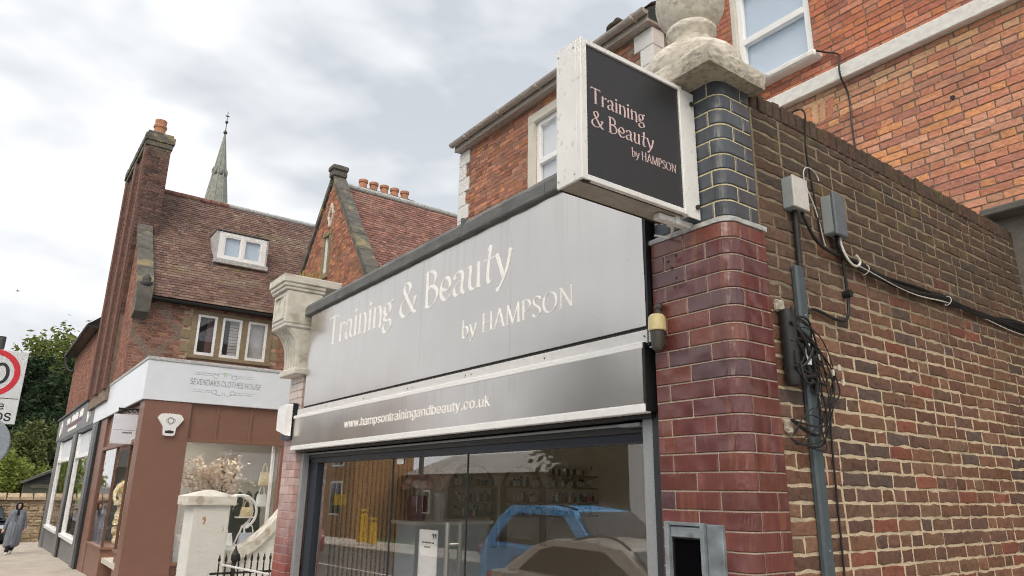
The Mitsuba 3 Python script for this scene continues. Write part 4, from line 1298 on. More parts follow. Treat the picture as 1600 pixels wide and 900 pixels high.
# ================================================================== THE RED BRICK HOUSE BEHIND
HX, WX = 5.75, 6.15
hs_ = thing('red_brick_house', 'two storey red brick house behind the salon, white quoins and a pale string course', 'house')
H0, H1, HE = 5.057, 9.452, 7.275       # y of the two corners, underside of the eaves
Mh = frame_map((HX, H1, 0), (0, -1, 0), (0, 0, 1), (-1, 0, 0))
rr = np.random.default_rng(51)
wy0, wy1, wz0, wz1 = 6.22, 7.545, 5.15, 7.10       # window opening with its painted surround
part(hs_, 'front_mortar', holed([(H0 + .01, 2.8), (H1 - .01, 2.8), (H1 - .01, HE + .1), (H0 + .01, HE + .1)], [(wy0, wy1, wz0, wz1)], 'x', HX + .007, HX + .3), 'm_house_mortar')
qh = .248
quo = []
z = HE - .01
i = 0
while z > 3.0:
    quo.append((z - qh, z, .30 if i % 2 == 0 else .20))
    z -= qh
    i += 1


def keep_house(a, b, c, d):
    y = H1 - (a + b) / 2
    zc = (c + d) / 2
    if wy0 - .02 < y < wy1 + .02 and wz0 - .02 < zc < wz1 + .02:
        return False
    for (z0, z1, L) in quo:
        if z0 - .005 <= zc <= z1 + .005 and (y > H1 - L - .02 or y < H0 + L + .02):
            return False
    return True


brick_wall(hs_, Mh, brick_rows(0, H1 - H0, 5.3, HE + .02, .0708, .010, .224, rr), 'm_house_brick', rr, depth=.025, ch=.003, jit=.002, keep=keep_house, most=300, proud=.002)
brick_wall(hs_, Mh, brick_rows(0, H1 - H0, 3.2, 5.3, .0708, .010, .224, rr), 'm_house_brick', rr, depth=.025, ch=.003, jit=.002, keep=keep_house, most=0, name='lower_brick')
for (z0, z1, L) in quo:
    part(hs_, 'quoin', box(HX - .018, HX + .28, H1 - L, H1 + .012, z0 + .004, z1 - .004, .006), 'm_quoin')
    part(hs_, 'quoin', box(HX - .018, HX + (.20 if L > .25 else .27), H0 - .012, H0 + L, z0 + .004, z1 - .004, .006), 'm_quoin')
part(hs_, 'return_wall', box(HX + .02, WX + .2, H0 + .003, H0 + .12, 2.8, HE + .1), 'm_house_mortar')
part(hs_, 'gable_wall', box(HX + .29, 11.5, H1 - .13, H1 - .01, 2.8, HE + .1), 'm_house_mortar')
part(hs_, 'downpipe', tube([(WX - .10, H0 - .09, 2.9), (WX - .10, H0 - .09, 7.25)], .045, 12), 'm_shop_dark')
# eaves, gutter, roof
part(hs_, 'soffit', box(HX - .12, HX + .3, H0 - .05, H1 - .01, HE, HE + .03), 'm_gutter')
part(hs_, 'fascia_board', box(HX - .135, HX - .115, H0 - .05, H1 - .01, HE - .01, HE + .15, .003), 'm_gutter')
part(hs_, 'gutter', prism([(HX - .135 - .058 - .058 * math.cos(t), HE + .115 - .058 * math.sin(t)) for t in np.linspace(0, math.pi, 11)], 'y', H0 - .07, H1 + .0), 'm_gutter')
for y in np.arange(H0 + .1, H1, .95):
    part(hs_, 'gutter_bracket', box(HX - .26, HX - .12, y, y + .025, HE + .045, HE + .122, .003), 'm_gutter')
rr = np.random.default_rng(52)
slope = math.radians(36)
roof_items = []
for r in range(14):
    y = H0 - .08 + (.0 if r % 2 else -.09)
    while y < H1 - .12:
        w = .165
        u0 = r * .11
        jl = rr.normal(0, .006)
        o = np.array([(0, 0), (w - .006, 0), (w - .006, .17), (0, .17)]) + rr.normal(0, .003, (4, 2))
        ca, sa = math.cos(slope + rr.normal(0, .02) - .05), math.sin(slope - .05)
        M = frame_map((HX - .17 + (u0 + jl) * math.cos(slope), y + w, HE + .16 + (u0 + jl) * math.sin(slope) + .008), (0, -1, 0), (ca, 0, sa))
        v, f = slab_piece(o, .014, .002, M)
        roof_items.append((v, f, (rr.random() * .999, rr.random())))
        y += w
emit(hs_, 'roof_tile', roof_items, 'm_slate', 60)
part(hs_, 'roof_deck', trimesh.Trimesh([(HX - .15, H0 - .08, HE + .15), (HX - .15, H1, HE + .15), (HX + 3.2, H1, HE + .15 + 3.35 * math.tan(slope)), (HX + 3.2, H0 - .08, HE + .15 + 3.35 * math.tan(slope))], [[0, 2, 1], [0, 3, 2]], process=False), 'm_slate')
part(hs_, 'moss_clump', rough(sphere((HX - .13, 5.55, HE + .22), (.09, .14, .07), 3), .035, 14, 2), 'm_dark_rust', label='dark moss clump at the edge of the roof')


def sash_window(holder, X, y0, y1, z0, z1, fr, mid, blind, surround=None, curtain=False, flat=True):
    """a white sash window that looks to -x"""
    w = part(holder, 'window', cat(box(X, X + .06, y0, y0 + fr, z0, z1, .004), box(X, X + .06, y1 - fr, y1, z0, z1, .004), box(X, X + .06, y0 + fr, y1 - fr, z1 - fr, z1, .004), box(X, X + .06, y0 + fr, y1 - fr, z0, z0 + fr * 1.1, .004)), 'm_upvc')
    part(w, 'meeting_rail', box(X - .012, X + .06, y0 + fr, y1 - fr, mid - fr * .55, mid + fr * .55, .004), 'm_upvc')
    part(w, 'pane', pane(X + .035, y0 + fr, y1 - fr, z0 + fr, mid - fr * .5), 'm_glass')
    part(w, 'pane', pane(X + .025, y0 + fr, y1 - fr, mid + fr * .5, z1 - fr), 'm_glass')
    part(w, 'blind', box(X + .075, X + .08, y0 + fr * .6, y1 - fr * .6, z0 + fr * .5, z1 - fr * .5), blind)
    return w


# left window with a cream surround
part(hs_, 'window_surround', cat(box(HX - .012, HX + .05, wy1 - .14, wy1, wz0, wz1, .004), box(HX - .012, HX + .05, wy0, wy0 + .14, wz0, wz1, .004), box(HX - .016, HX + .05, wy0, wy1, wz1 - .11, wz1 + .03, .004)), 'm_cream_frame')
sash_window(hs_, HX + .05, wy0 + .14, wy1 - .14, wz0 + .05, wz1 - .11, .075, 6.33, 'm_blind_pale')
part(hs_, 'window_sill', box(HX - .08, HX + .05, wy0 - .05, wy1 + .05, wz0 - .06, wz0 + .05, .006), 'm_cream_frame')
# the wing
W0, W1, WT = -1.2, 4.98, 8.2
Mw = frame_map((WX, W1, 0), (0, -1, 0), (0, 0, 1), (-1, 0, 0))
oy0, oy1, oz0, oz1 = 3.275, 4.215, 6.06, 7.40
part(hs_, 'wing_mortar', holed([(W0, -.1), (W1 + .02, -.1), (W1 + .02, WT), (W0, WT)], [(oy0, oy1, oz0, oz1)], 'x', WX + .006, WX + .3), 'm_dark_mortar')
rr = np.random.default_rng(53)


def keep_wing(a, b, c, d):
    y0, y1 = W1 - b, W1 - a
    zc = (c + d) / 2
    if y1 > oy0 + .002 and y0 < oy1 - .002 and oz0 - .02 < zc < oz1 + .1:
        return False
    if 5.61 < zc < 5.775:
        return False
    return True


def fit_wing(rects):
    out = []
    for (a, b, c, d) in rects:
        zc = (c + d) / 2
        if oz0 - .02 < zc < oz1:
            if a < W1 - oy1 < b:
                b = W1 - oy1 - .004
            elif a < W1 - oy0 < b:
                a = W1 - oy0 + .004
        if b - a > .02:
            out.append((a, b, c, d))
    return out


rows_w = fit_wing(brick_rows(0, W1 - W0, 3.86, 5.61, .0708, .0085, .226, rr) + brick_rows(0, W1 - W0, 5.778, 7.9, .0708, .0085, .226, rr))
brick_wall(hs_, Mw, rows_w, 'm_wing_brick', rr, depth=.025, ch=.0045, jit=.0022, keep=keep_wing, most=300, proud=.0018, name='wing_brick')
rr = np.random.default_rng(54)
its = []
for yb in np.arange(3.66, 3.20, -.072):
    lean = (3.42 - yb) * .55
    o = np.array([(W1 - yb, 5.30), (W1 - yb + .062, 5.30), (W1 - yb + .062 + lean * .35, 5.52), (W1 - yb + lean * .35, 5.52)])
    v, f = slab_piece(o, .03, .003, frame_map((WX - .004, W1, 0), (0, -1, 0), (0, 0, 1), (-1, 0, 0)))
    its.append((v, f, (rr.random() * .999, rr.random())))
emit(hs_, 'arch_brick', its, 'm_wing_brick', 20)
part(hs_, 'string_course', rough(box(WX - .075, WX + .02, W0, 3.86, 5.618, 5.770, .008), .003, 9, 3, .1), 'm_band', 40)
part(hs_, 'sill', rough(box(WX - .13, WX + .06, 3.195, 4.26, 5.975, 6.055, .02), .006, 15, 5, .05), 'm_band', 40)
sash_window(hs_, WX + .03, oy0 + .005, oy1 - .06, 6.06, 7.36, .072, 6.665, 'm_blind_blue')
part(hs_, 'reveal', cat(box(WX - .004, WX + .06, oy1 - .058, oy1, 6.06, 7.4, .003)), 'm_cream_frame')
# ledge over a rendered base at the right
part(hs_, 'ledge', rough(box(5.86, WX + .02, -1.2, 1.975, 3.80, 3.86, .01), .004, 10, 2, .06), 'm_oldstone', 40)
part(hs_, 'rendered_base', rough(box(6.02, WX, -1.2, 2.4, -.1, 3.80), .006, 6, 3, .1), 'm_render_grey', 40)
wc = single('wall_cable', 'thin black cable hanging down the orange brick wing from the end of its window sill', 'cable', tube(spline([(WX - .11, 3.19, 6.02), (WX - .03, 3.13, 6.0), (WX - .03, 3.02, 5.92), (WX - .092, 2.985, 5.80), (WX - .092, 2.99, 5.62), (WX - .03, 2.985, 5.52), (WX - .024, 2.975, 5.2), (WX - .024, 2.975, 4.8), (WX - .024, 2.98, 4.4), (WX - .024, 2.98, 3.9)], 80), .009, 6), 'm_cable')
part(hs_, 'wall_hole', tube([(WX - .004, 2.115, 5.015), (WX + .01, 2.115, 5.015)], .02, 10), 'm_black')
fl = thing('lead_upstand', 'small pointed grey lead upstand on the salon parapet', 'flashing')
part(fl, 'sheet', prism([(4.05, 3.575), (4.12, 3.575), (4.025, 3.70), (4.018, 3.70)], 'x', 2.70, 2.72), 'm_lead')

# ================================================================== THE CLOTHES SHOP
CS = thing('clothes_shop', 'old red brick clothes shop with a white wraparound fascia, brown shopfront and steep tiled roof', 'shop')
CX, CYs = 2.5, 16.064
FZ0, FZ1 = 3.445, 4.25
# wraparound fascia
part(CS, 'side_fascia', box(CX - .03, 5.75, CYs, CYs + .10, FZ0, FZ1, .004), 'm_sign_white')
part(CS, 'street_fascia', box(CX - .03, CX + .004, CYs + .101, 23.72, FZ0, FZ1, .004), 'm_sign_white')
part(CS, 'fascia_capping', cat(box(CX - .05, 5.76, CYs - .02, CYs + .30, FZ1, FZ1 + .075, .01), box(CX - .05, CX + .30, CYs + .301, 23.75, FZ1, FZ1 + .075, .01)), 'm_lead')
part(CS, 'shop_flat_roof', box(CX + .1, 6.9, CYs + .12, 19.6, 4.10, 4.22), 'm_felt')
part(CS, 'fascia_underside', cat(box(CX + .02, 5.75, CYs + .10, CYs + .20, FZ0 + .01, FZ0 + .04), box(CX + .1, CX + .5, CYs + .2, 23.6, FZ0 + .01, FZ0 + .04)), 'm_brown_dark')
lgo = near_frame(3.32, CYs - .0005, 3.83)
Lt = sans('SEVENOAKS CLOTHES HOUSE', .125, 1.48, .003, lgo)
part(CS, 'fascia_lettering', Lt, 'm_letter_grey', label='grey lettering')


def flourish(sign):
    ms = []
    for s in (-1, 1):
        for k_, (x0, x1, dz) in enumerate(((.24, .66, .17), (.20, .62, .215))):
            zc = sign * (dz if sign > 0 else dz - .02)
            ms.append(box(4.02 + s * x0, 4.02 + s * x1, CYs - .003, CYs, 3.875 + zc, 3.875 + zc + .006))
        t = np.linspace(0, 2.1 * math.pi, 24)
        ms.append(tube(np.c_[4.02 + s * (.19 + .055 * np.cos(t)), np.full(24, CYs - .002), 3.875 + sign * (.17 + .045 * np.sin(t))], .004, 5))
        t = np.linspace(0, 1.2 * math.pi, 20)
        ms.append(tube(np.c_[4.02 + s * (.09 + .07 * np.cos(t)), np.full(20, CYs - .002), 3.875 + sign * (.19 + .05 * np.sin(t))], .004, 5))
    return cat(*ms)


part(CS, 'fascia_flourish', flourish(1), 'm_letter_grey')
part(CS, 'fascia_flourish', flourish(-1), 'm_letter_grey')
part(CS, 'fascia_crown', prism([(3.985, 4.10), (4.045, 4.10), (4.055, 4.155), (4.03, 4.13), (4.015, 4.16), (4.0, 4.13), (3.975, 4.155)], 'y', CYs - .003, CYs), 'm_green_paper', label='small green crown')
# corner column, panels and the side window
part(CS, 'corner_column', box(CX + .03, 3.435, CYs + .03, 16.62, -.5, FZ0, .006), 'm_brown')
part(CS, 'panel_backing', box(3.435, 5.75, CYs + .10, CYs + .2, 2.70, FZ0), 'm_brown')
for x in (3.99, 4.70):
    part(CS, 'panel_batten', box(x - .025, x + .025, CYs + .075, CYs + .10, 2.70, FZ0, .006), 'm_brown')
part(CS, 'window_head', box(3.435, 5.55, CYs + .05, CYs + .18, 2.645, 2.715, .006), 'm_brown')
part(CS, 'window_jamb', box(5.42, 5.60, CYs + .05, CYs + .2, -.4, 2.645, .006), 'm_brown')
part(CS, 'window_sill', box(3.435, 5.55, CYs + .02, CYs + .2, .22, .29, .006), 'm_brown')
part(CS, 'stall_riser', box(3.435, 5.6, CYs + .06, CYs + .2, -.5, .22), 'm_brown_dark')
part(CS, 'side_pane', trimesh.Trimesh([(3.44, CYs + .12, .29), (5.42, CYs + .12, .29), (5.42, CYs + .12, 2.645), (3.44, CYs + .12, 2.645)], [[0, 1, 2], [0, 2, 3]], process=False), 'm_glass')
part(CS, 'window_post', box(5.30, 5.36, CYs + .25, CYs + .32, .2, 2.7, .004), 'm_white_clean')
part(CS, 'shop_floor', box(2.6, 6.8, CYs + .2, 23.6, .10, .20), 'm_salon_floor')
part(CS, 'shop_ceiling', box(2.65, 6.8, CYs + .2, 23.6, 3.0, 3.06), 'm_white_clean')
part(CS, 'shop_back_wall', box(6.7, 6.85, CYs + .2, 23.6, .2, 3.0), 'm_shop_wall')
part(CS, 'shop_inner_wall', box(3.1, 6.8, 20.3, 20.4, .2, 3.0), 'm_shop_wall')
part(CS, 'display_plinth', box(3.5, 5.35, CYs + .25, CYs + 1.15, .2, .52, .01), 'm_bag_pale')
for i, (x, y) in enumerate(((3.80, 17.8), (4.55, 17.6), (5.15, 17.2), (4.2, 19.3))):
    k = part(CS, 'ceiling_light', box(x - .22, x + .22, y - .22, y + .22, 2.975, 2.995), 'm_white_clean', label='lit square ceiling panel')
    scene[k]['emitter'] = {'type': 'area', 'radiance': {'type': 'rgb', 'value': [5.0, 4.7, 4.1]}}
# street side: bay windows
SX = CX + .05
part(CS, 'bay_stall_riser', box(SX, SX + .5, 18.95, 21.3, -.6, .36, .01), 'm_brown')
part(CS, 'bay_stall_riser', box(SX + .1, SX + .5, 16.62, 17.7, -.6, .36, .01), 'm_brown')
part(CS, 'bay_sill', box(SX - .03, SX + .5, 18.90, 21.3, .36, .42, .006), 'm_brown')
part(CS, 'bay_sill', box(SX + .06, SX + .5, 16.60, 17.75, .40, .46, .006), 'm_brown')
part(CS, 'bay_transom', box(SX - .02, SX + .4, 16.62, 21.4, 2.60, 2.68, .006), 'm_brown')
part(CS, 'upper_panel', box(SX + .05, SX + .2, 16.62, 21.4, 2.68, FZ0), 'm_brown')
for y in (18.97, 21.2):
    part(CS, 'bay_mullion', box(SX, SX + .055, y - .03, y + .03, .40, 2.62, .004), 'm_brown_dark')
part(CS, 'bay_mullion', box(SX + .08, SX + .135, 17.66, 17.72, .44, 2.62, .004), 'm_brown_dark')
part(CS, 'bay_pilaster', box(SX - .02, SX + .2, 21.25, 22.35, -.6, FZ0, .006), 'm_brown')
part(CS, 'bay_pane', pane(SX + .03, 19.0, 21.2, .42, 2.6), 'm_glass')
part(CS, 'bay_pane', pane(SX + .11, 16.62, 17.66, .46, 2.6), 'm_glass')
part(CS, 'bay_pane', trimesh.Trimesh([(SX + .03, 18.95, .42), (SX + .62, 17.75, .42), (SX + .62, 17.75, 2.6), (SX + .03, 18.95, 2.6)], [[0, 1, 2], [0, 2, 3]], process=False), 'm_glass')

# upper brickwork: side wall (y = BY) and street wall (x = BX)
BY, BX, RX = 19.60, 2.50, 7.02
RY, RZ, EZ = 23.1, 10.62, 6.34        # ridge and eaves
part(CS, 'side_wall_mortar', holed([(BX + .01, 4.0), (RX, 4.0), (RX, EZ), (BX + .01, EZ)], [(3.9, 5.99, 5.0, 6.2)], 'y', BY + .008, BY + .3), 'm_clothes_mortar')
Mc = frame_map((BX, BY, 0), (1, 0, 0), (0, 0, 1), (0, -1, 0))
rr = np.random.default_rng(61)
mw = (3.86, 6.02, 4.98, 6.20)


def keep_c(a, b, c, d):
    return not (BX + b > mw[0] and BX + a < mw[2 - 1] and d > mw[2] and c < mw[3])


brick_wall(CS, Mc, brick_rows(0, RX - BX, 4.30, EZ, .0722, .010, .226, rr), 'm_clothes_brick', rr, depth=.025, ch=.003, jit=.0015, keep=keep_c, most=300, proud=.0025)
gab = [(BY + .02, 3.7), (2 * RY - BY, 3.7), (2 * RY - BY, EZ), (RY, RZ + .1), (BY + .02, EZ)]
part(CS, 'street_wall', prism(gab, 'x', BX + .008, BX + .3), 'm_clothes_mortar')
Mg = frame_map((BX, 2 * RY - BY, 0), (0, -1, 0), (0, 0, 1), (-1, 0, 0))


def keep_g(a, b, c, d):
    y = 2 * RY - BY - (a + b) / 2
    return (c + d) / 2 < RZ - abs(y - RY) * (RZ - EZ) / (RY - BY)


brick_wall(CS, Mg, brick_rows(0, 2 * (RY - BY), 3.75, RZ, .0722, .010, .226, rr), 'm_clothes_brick', rr, depth=.025, ch=.003, jit=.0015, keep=keep_g, most=60, name='street_brick')
# mullioned window
wn = part(CS, 'mullion_window', cat(box(3.90, 5.99, BY - .03, BY + .12, 6.14, 6.25, .01), box(3.86, 6.03, BY - .05, BY + .12, 4.96, 5.06, .01)), 'm_sandstone')
for a, b in ((3.88, 4.03), (4.52, 4.66), (5.17, 5.33), (5.86, 6.01)):
    part(wn, 'stone_mullion', box(a, b, BY - .025, BY + .12, 5.06, 6.14, .012), 'm_sandstone')
for i, zz in enumerate((5.10, 5.45, 5.80)):
    part(wn, 'jamb_stone', box(3.66, 3.88, BY - .008, BY + .1, zz, zz + .24, .01), 'm_sandstone')
    part(wn, 'jamb_stone', box(6.01, 6.22, BY - .008, BY + .1, zz + .04, zz + .28, .01), 'm_sandstone')
for i, (a, b) in enumerate(((4.03, 4.52), (4.66, 5.17), (5.33, 5.86))):
    fr = .062
    c = cat(box(a, a + fr, BY - .02, BY + .04, 5.06, 6.14, .005), box(b - fr, b, BY - .02, BY + .04, 5.06, 6.14, .005), box(a + fr, b - fr, BY - .02, BY + .04, 6.14 - fr, 6.14, .005), box(a + fr, b - fr, BY - .02, BY + .04, 5.06, 5.06 + fr * 1.3, .005))
    part(wn, 'casement', c, 'm_upvc')
    part(wn, 'pane', trimesh.Trimesh([(a + fr, BY + .01, 5.1), (b - fr, BY + .01, 5.1), (b - fr, BY + .01, 6.1), (a + fr, BY + .01, 6.1)], [[0, 1, 2], [0, 2, 3]], process=False), 'm_glass')
    if i == 0:
        part(wn, 'curtain', box(b - .22, b - .02, BY + .10, BY + .12, 5.06, 6.1), 'm_curtain_dark')
    elif i == 1:
        for kk in range(12):
            part(wn, 'blind_slat', box(a + .22, b - .02, BY + .09, BY + .11, 5.08 + kk * .085, 5.08 + kk * .085 + .07), 'm_curtain')
    else:
        part(wn, 'curtain', box(a + .02, b - .02, BY + .10, BY + .12, 5.06, 6.1), 'm_curtain')
part(CS, 'room_back', box(3.8, 6.1, BY + .29, BY + .31, 4.9, 6.3), 'm_room_dark')
# eaves gutter
part(CS, 'eaves_gutter', prism([(BY - .26 + .055 * math.cos(t), EZ + .02 + .055 * math.sin(t)) for t in np.linspace(math.pi, 2 * math.pi, 9)], 'x', BX + .22, RX), 'm_shop_dark')
part(CS, 'eaves_soffit', box(BX + .22, RX, BY - .22, BY + .02, EZ - .02, EZ + .03), 'm_shop_dark')


# plain tiles on a slope that rises towards +y
def tiled_slope(holder, x0, x1, y_e, z_e, y_r, z_r, bsdf, rng, bands, hole=None, most=300, gauge=.122, w=.172):
    L = math.hypot(y_r - y_e, z_r - z_e)
    cy_, sz_ = (y_r - y_e) / L, (z_r - z_e) / L
    items = []
    n = int(L / gauge)
    for r in range(n):
        x = x0 + (0 if r % 2 else -w / 2)
        scal = any(a <= r / n <= b for a, b in bands)
        while x < x1:
            a, b = max(x, x0), min(x + w - .004, x1)
            x += w
            if b - a < .03:
                continue
            s = r * gauge + rng.normal(0, .0018)
            if hole and hole[0] < (a + b) / 2 < hole[1] and hole[2] < s + .05 < hole[3]:
                continue
            lift = .020 + abs(rng.normal(0, .0025))
            ww = b - a
            if scal and ww > .12:
                o = [(0, .055), (ww * .12, .02), (ww * .32, .0), (ww * .68, .0), (ww * .88, .02), (ww, .055), (ww, .16), (0, .16)]
            else:
                o = [(0, 0), (ww, 0), (ww, .16), (0, .16)]
            o = np.array(o) + rng.normal(0, .0022, (len(o), 2))
            tilt = .14 + rng.normal(0, .008)
            cu, su = cy_ * math.cos(tilt) + sz_ * math.sin(tilt), sz_ * math.cos(tilt) - cy_ * math.sin(tilt)
            M = frame_map((a, y_e + s * cy_ - sz_ * lift, z_e + s * sz_ + cy_ * lift), (1, 0, 0), (0, cu, su))
            v, f = slab_piece(o, .014, .002, M)
            items.append((v, f, (rng.random() * .999, rng.random())))
    emit(holder, 'roof_tile', items, bsdf, most)
    part(holder, 'roof_deck', trimesh.Trimesh([(x0, y_e, z_e), (x1, y_e, z_e), (x1, y_r, z_r), (x0, y_r, z_r)], [[0, 1, 2], [0, 2, 3]], process=False), 'm_tile_batten')
    return L, cy_, sz_


rr = np.random.default_rng(62)
L, cy_, sz_ = tiled_slope(CS, BX + .28, 9.2, BY - .24, EZ + .06, RY, RZ, 'm_roof_tile', rr, ((.27, .47), (.62, .75)), hole=(4.60, 5.84, 2.30, 3.05))
part(CS, 'back_slope', trimesh.Trimesh([(BX + .28, RY, RZ), (9.2, RY, RZ), (9.2, 2 * RY - BY, EZ), (BX + .28, 2 * RY - BY, EZ)], [[0, 1, 2], [0, 2, 3]], process=False), 'm_tile_batten')
x = BX + .3
i = 0
while x < 5.0:
    part(CS, 'ridge_tile', rough(tube([(x, RY, RZ + .02), (x + .295, RY, RZ + .02)], .10, 12), .008, 10, i), 'm_roof_tile_red', 40, np.tile((.4, .5), (26, 1)) if False else None)
    x += .30
    i += 1
part(CS, 'ridge_lead', tube([(5.0, RY, RZ + .04), (9.2, RY, RZ + .04)], .085, 12), 'm_lead', 40)
# box dormer window with lead cheeks
xa, xb, zd0, zd1, yd = 4.53, 5.90, 8.09, 8.945, 20.74
rw = numbered(CS + '__dormer_window')
put(rw, cat(box(xa, xa + .15, yd, yd + .08, zd0, zd1, .006), box(xb - .15, xb, yd, yd + .08, zd0, zd1, .006), box(xa + .15, xb - .15, yd, yd + .08, zd0, zd0 + .12, .006), box(xa + .15, xb - .15, yd, yd + .08, zd1 - .11, zd1, .006)), 'm_upvc')
xm = (xa + xb) / 2
part(rw, 'glazing_bar', box(xm - .045, xm + .045, yd - .006, yd + .07, zd0 + .12, zd1 - .11, .004), 'm_upvc')
for a, b in ((xa + .15, xm - .045), (xm + .045, xb - .15)):
    part(rw, 'casement', cat(box(a, a + .035, yd + .01, yd + .06, zd0 + .12, zd1 - .11), box(b - .035, b, yd + .01, yd + .06, zd0 + .12, zd1 - .11), box(a + .035, b - .035, yd + .01, yd + .06, zd0 + .12, zd0 + .155), box(a + .035, b - .035, yd + .01, yd + .06, zd1 - .145, zd1 - .11)), 'm_white_clean')
    part(rw, 'pane', trimesh.Trimesh([(a + .03, yd + .045, zd0 + .15), (b - .03, yd + .045, zd0 + .15), (b - .03, yd + .045, zd1 - .14), (a + .03, yd + .045, zd1 - .14)], [[0, 1, 2], [0, 2, 3]], process=False), 'm_glass')
part(rw, 'blind', box(xa + .1, xb - .1, yd + .10, yd + .11, zd0 + .06, zd1 - .06), 'm_blind_blue')
dep = 1.0
for a, b in ((xa - .075, xa - .002), (xb + .002, xb + .05)):
    part(rw, 'cheek', prism([(yd + .01, zd0 - .02), (yd + .01, zd1 + .01), (yd + dep, zd1 + .01)], 'x', a, b), 'm_lead')
part(rw, 'roof_sheet', box(xa - .09, xb + .06, yd - .03, yd + 1.0, zd1 + .012, zd1 + .05, .005), 'm_slate')
part(rw, 'apron', rough(box(xa - .10, xb + .06, yd - .16, yd + .02, zd0 - .14, zd0 - .004, .01), .004, 9, 3, .08), 'm_lead', 40)
# stone tabling up the street gable
n = 6
ys = np.linspace(BY - .32, RY - .2, n + 1)
tz = lambda y: EZ + .06 + (y - (BY - .24)) * (RZ - EZ) / (RY - BY + .24)
for i in range(n):
    a, b = ys[i] + .012, ys[i + 1] - .012
    q = [(a, tz(a) + .05), (b, tz(b) + .05), (b, tz(b) + .24), (a, tz(a) + .24)]
    part(CS, 'tabling_stone', rough(prism(q, 'x', BX - .05, BX + .33), .012, 5, i, .12), 'm_oldstone', 40)
part(CS, 'kneeler_stone', rough(prism([(BY - .36, EZ - .42), (BY - .02, EZ - .55), (BY + .1, EZ - .1), (BY - .1, EZ + .34), (BY - .34, EZ + .28), (BY - .40, EZ - .05)], 'x', BX - .04, BX + .30), .02, 5, 9, .1), 'm_oldstone', 40)
part(CS, 'kneeler_finial', rough(lathe([(0, 0), (.13, 0), (.15, .06), (.09, .10), (.11, .18), (.05, .28), (0, .31)], (BX + .14, BY - .28, EZ + .28), 12), .015, 9, 4), 'm_slate', 40)
# chimney on the gable
KY0, KY1, KX0, KX1, KT = 21.30, 24.95, 2.38, 2.985, 11.28
part(CS, 'chimney_core', box(KX0 + .01, KX1 - .01, KY0 + .01, KY1 - .01, 3.9, KT + .1), 'm_chimney_mortar')
rr = np.random.default_rng(63)
brick_wall(CS, frame_map((KX0, KY0, 0), (1, 0, 0), (0, 0, 1), (0, -1, 0)), brick_rows(0, KX1 - KX0, 6.2, KT, .0722, .011, .226, rr), 'm_chimney_brick', rr, most=150, name='chimney_brick', proud=.004)
brick_wall(CS, frame_map((KX0, KY1, 0), (0, -1, 0), (0, 0, 1), (-1, 0, 0)), brick_rows(0, KY1 - KY0, 4.2, KT, .0722, .011, .226, rr), 'm_chimney_brick', rr, most=0, name='chimney_street_brick', proud=.004)
for i, (a, b) in enumerate(((KY0 - .0, KY0 + .34), (KY0 + 1.5, KY0 + 1.95), (KY1 - .4, KY1))):
    part(CS, 'chimney_rib', box(KX0 - .07, KX0 + .012, a + .02, b, 4.2, KT - .02), 'm_chimney_brick', uv=np.tile((.6, .6), (8, 1)))
for i, (dx, z0, z1) in enumerate(((.035, KT, KT + .15), (.07, KT + .15, KT + .36), (.02, KT + .36, KT + .46))):
    part(CS, 'chimney_cap', rough(box(KX0 - dx - .04, KX1 + dx, KY0 - dx, KY1 + dx, z0, z1, .01), .02, 6, i, .12), 'm_oldstone', 40)
for i, y in enumerate((21.75,)):
    part(CS, 'chimney_pot', lathe([(0, KT + .45), (.19, KT + .45), (.17, KT + .58), (.15, KT + .62), (.16, KT + .78), (.185, KT + .80), (.185, KT + .86), (.155, KT + .88), (.165, KT + 1.04), (.13, KT + 1.05), (0, KT + .95)], (2.66, y, 0), 18), 'm_pot', 40)
# street range beyond the chimney
part(CS, 'street_range', box(BX + .02, 6.0, 26.75, 33.8, 3.6, 6.9), 'm_clothes_mortar')
rr = np.random.default_rng(64)
brick_wall(CS, frame_map((BX + .01, 33.8, 0), (0, -1, 0), (0, 0, 1), (-1, 0, 0)), brick_rows(0, 7.05, 4.4, 6.9, .0722, .010, .226, rr), 'm_clothes_brick', rr, most=0, name='range_brick')
part(CS, 'range_gutter', prism([(BX - .34 + .06 * math.cos(t), 6.86 + .06 * math.sin(t)) for t in np.linspace(math.pi, 2 * math.pi, 9)], 'y', 26.75, 34.1), 'm_shop_dark')
part(CS, 'range_soffit', box(BX - .30, BX + .1, 26.75, 34.0, 6.80, 6.86), 'm_shop_dark')
part(CS, 'range_roof', trimesh.Trimesh([(BX - .34, 26.7, 6.9), (BX - .34, 34.1, 6.9), (6.0, 34.1, 10.2), (6.0, 26.7, 10.2)], [[0, 2, 1], [0, 3, 2]], process=False), 'm_slate')
part(CS, 'range_bracket', tube(spline([(BX + .02, 33.6, 6.2), (BX - .1, 33.75, 6.22), (BX - .28, 33.9, 6.45), (BX - .3, 33.9, 6.8)], 20), .04, 8), 'm_shop_dark')

# cross wing with its own gable
part_w = CS
GXw, GA, GZ, GSL = 7.0, 18.62, 10.42, 1.285
GY0, GY1 = 15.35, 21.65
part(CS, 'wing_gable_wall', holed([(GY0, 2.0), (GY1, 2.0), (GY1, GZ - (GY1 - GA) * GSL), (GA, GZ), (GY0, GZ - (GA - GY0) * GSL)], [(18.5, 18.9, 7.55, 8.8)], 'x', GXw + .008, GXw + .3), 'm_house_mortar')
rr = np.random.default_rng(65)


def keep_w(a, b, c, d):
    y, zc = GY1 - (a + b) / 2, (c + d) / 2
    if 18.42 < y < 18.98 and 7.55 < zc < 8.85:
        return False
    return zc < GZ - abs(y - GA) * GSL - .05


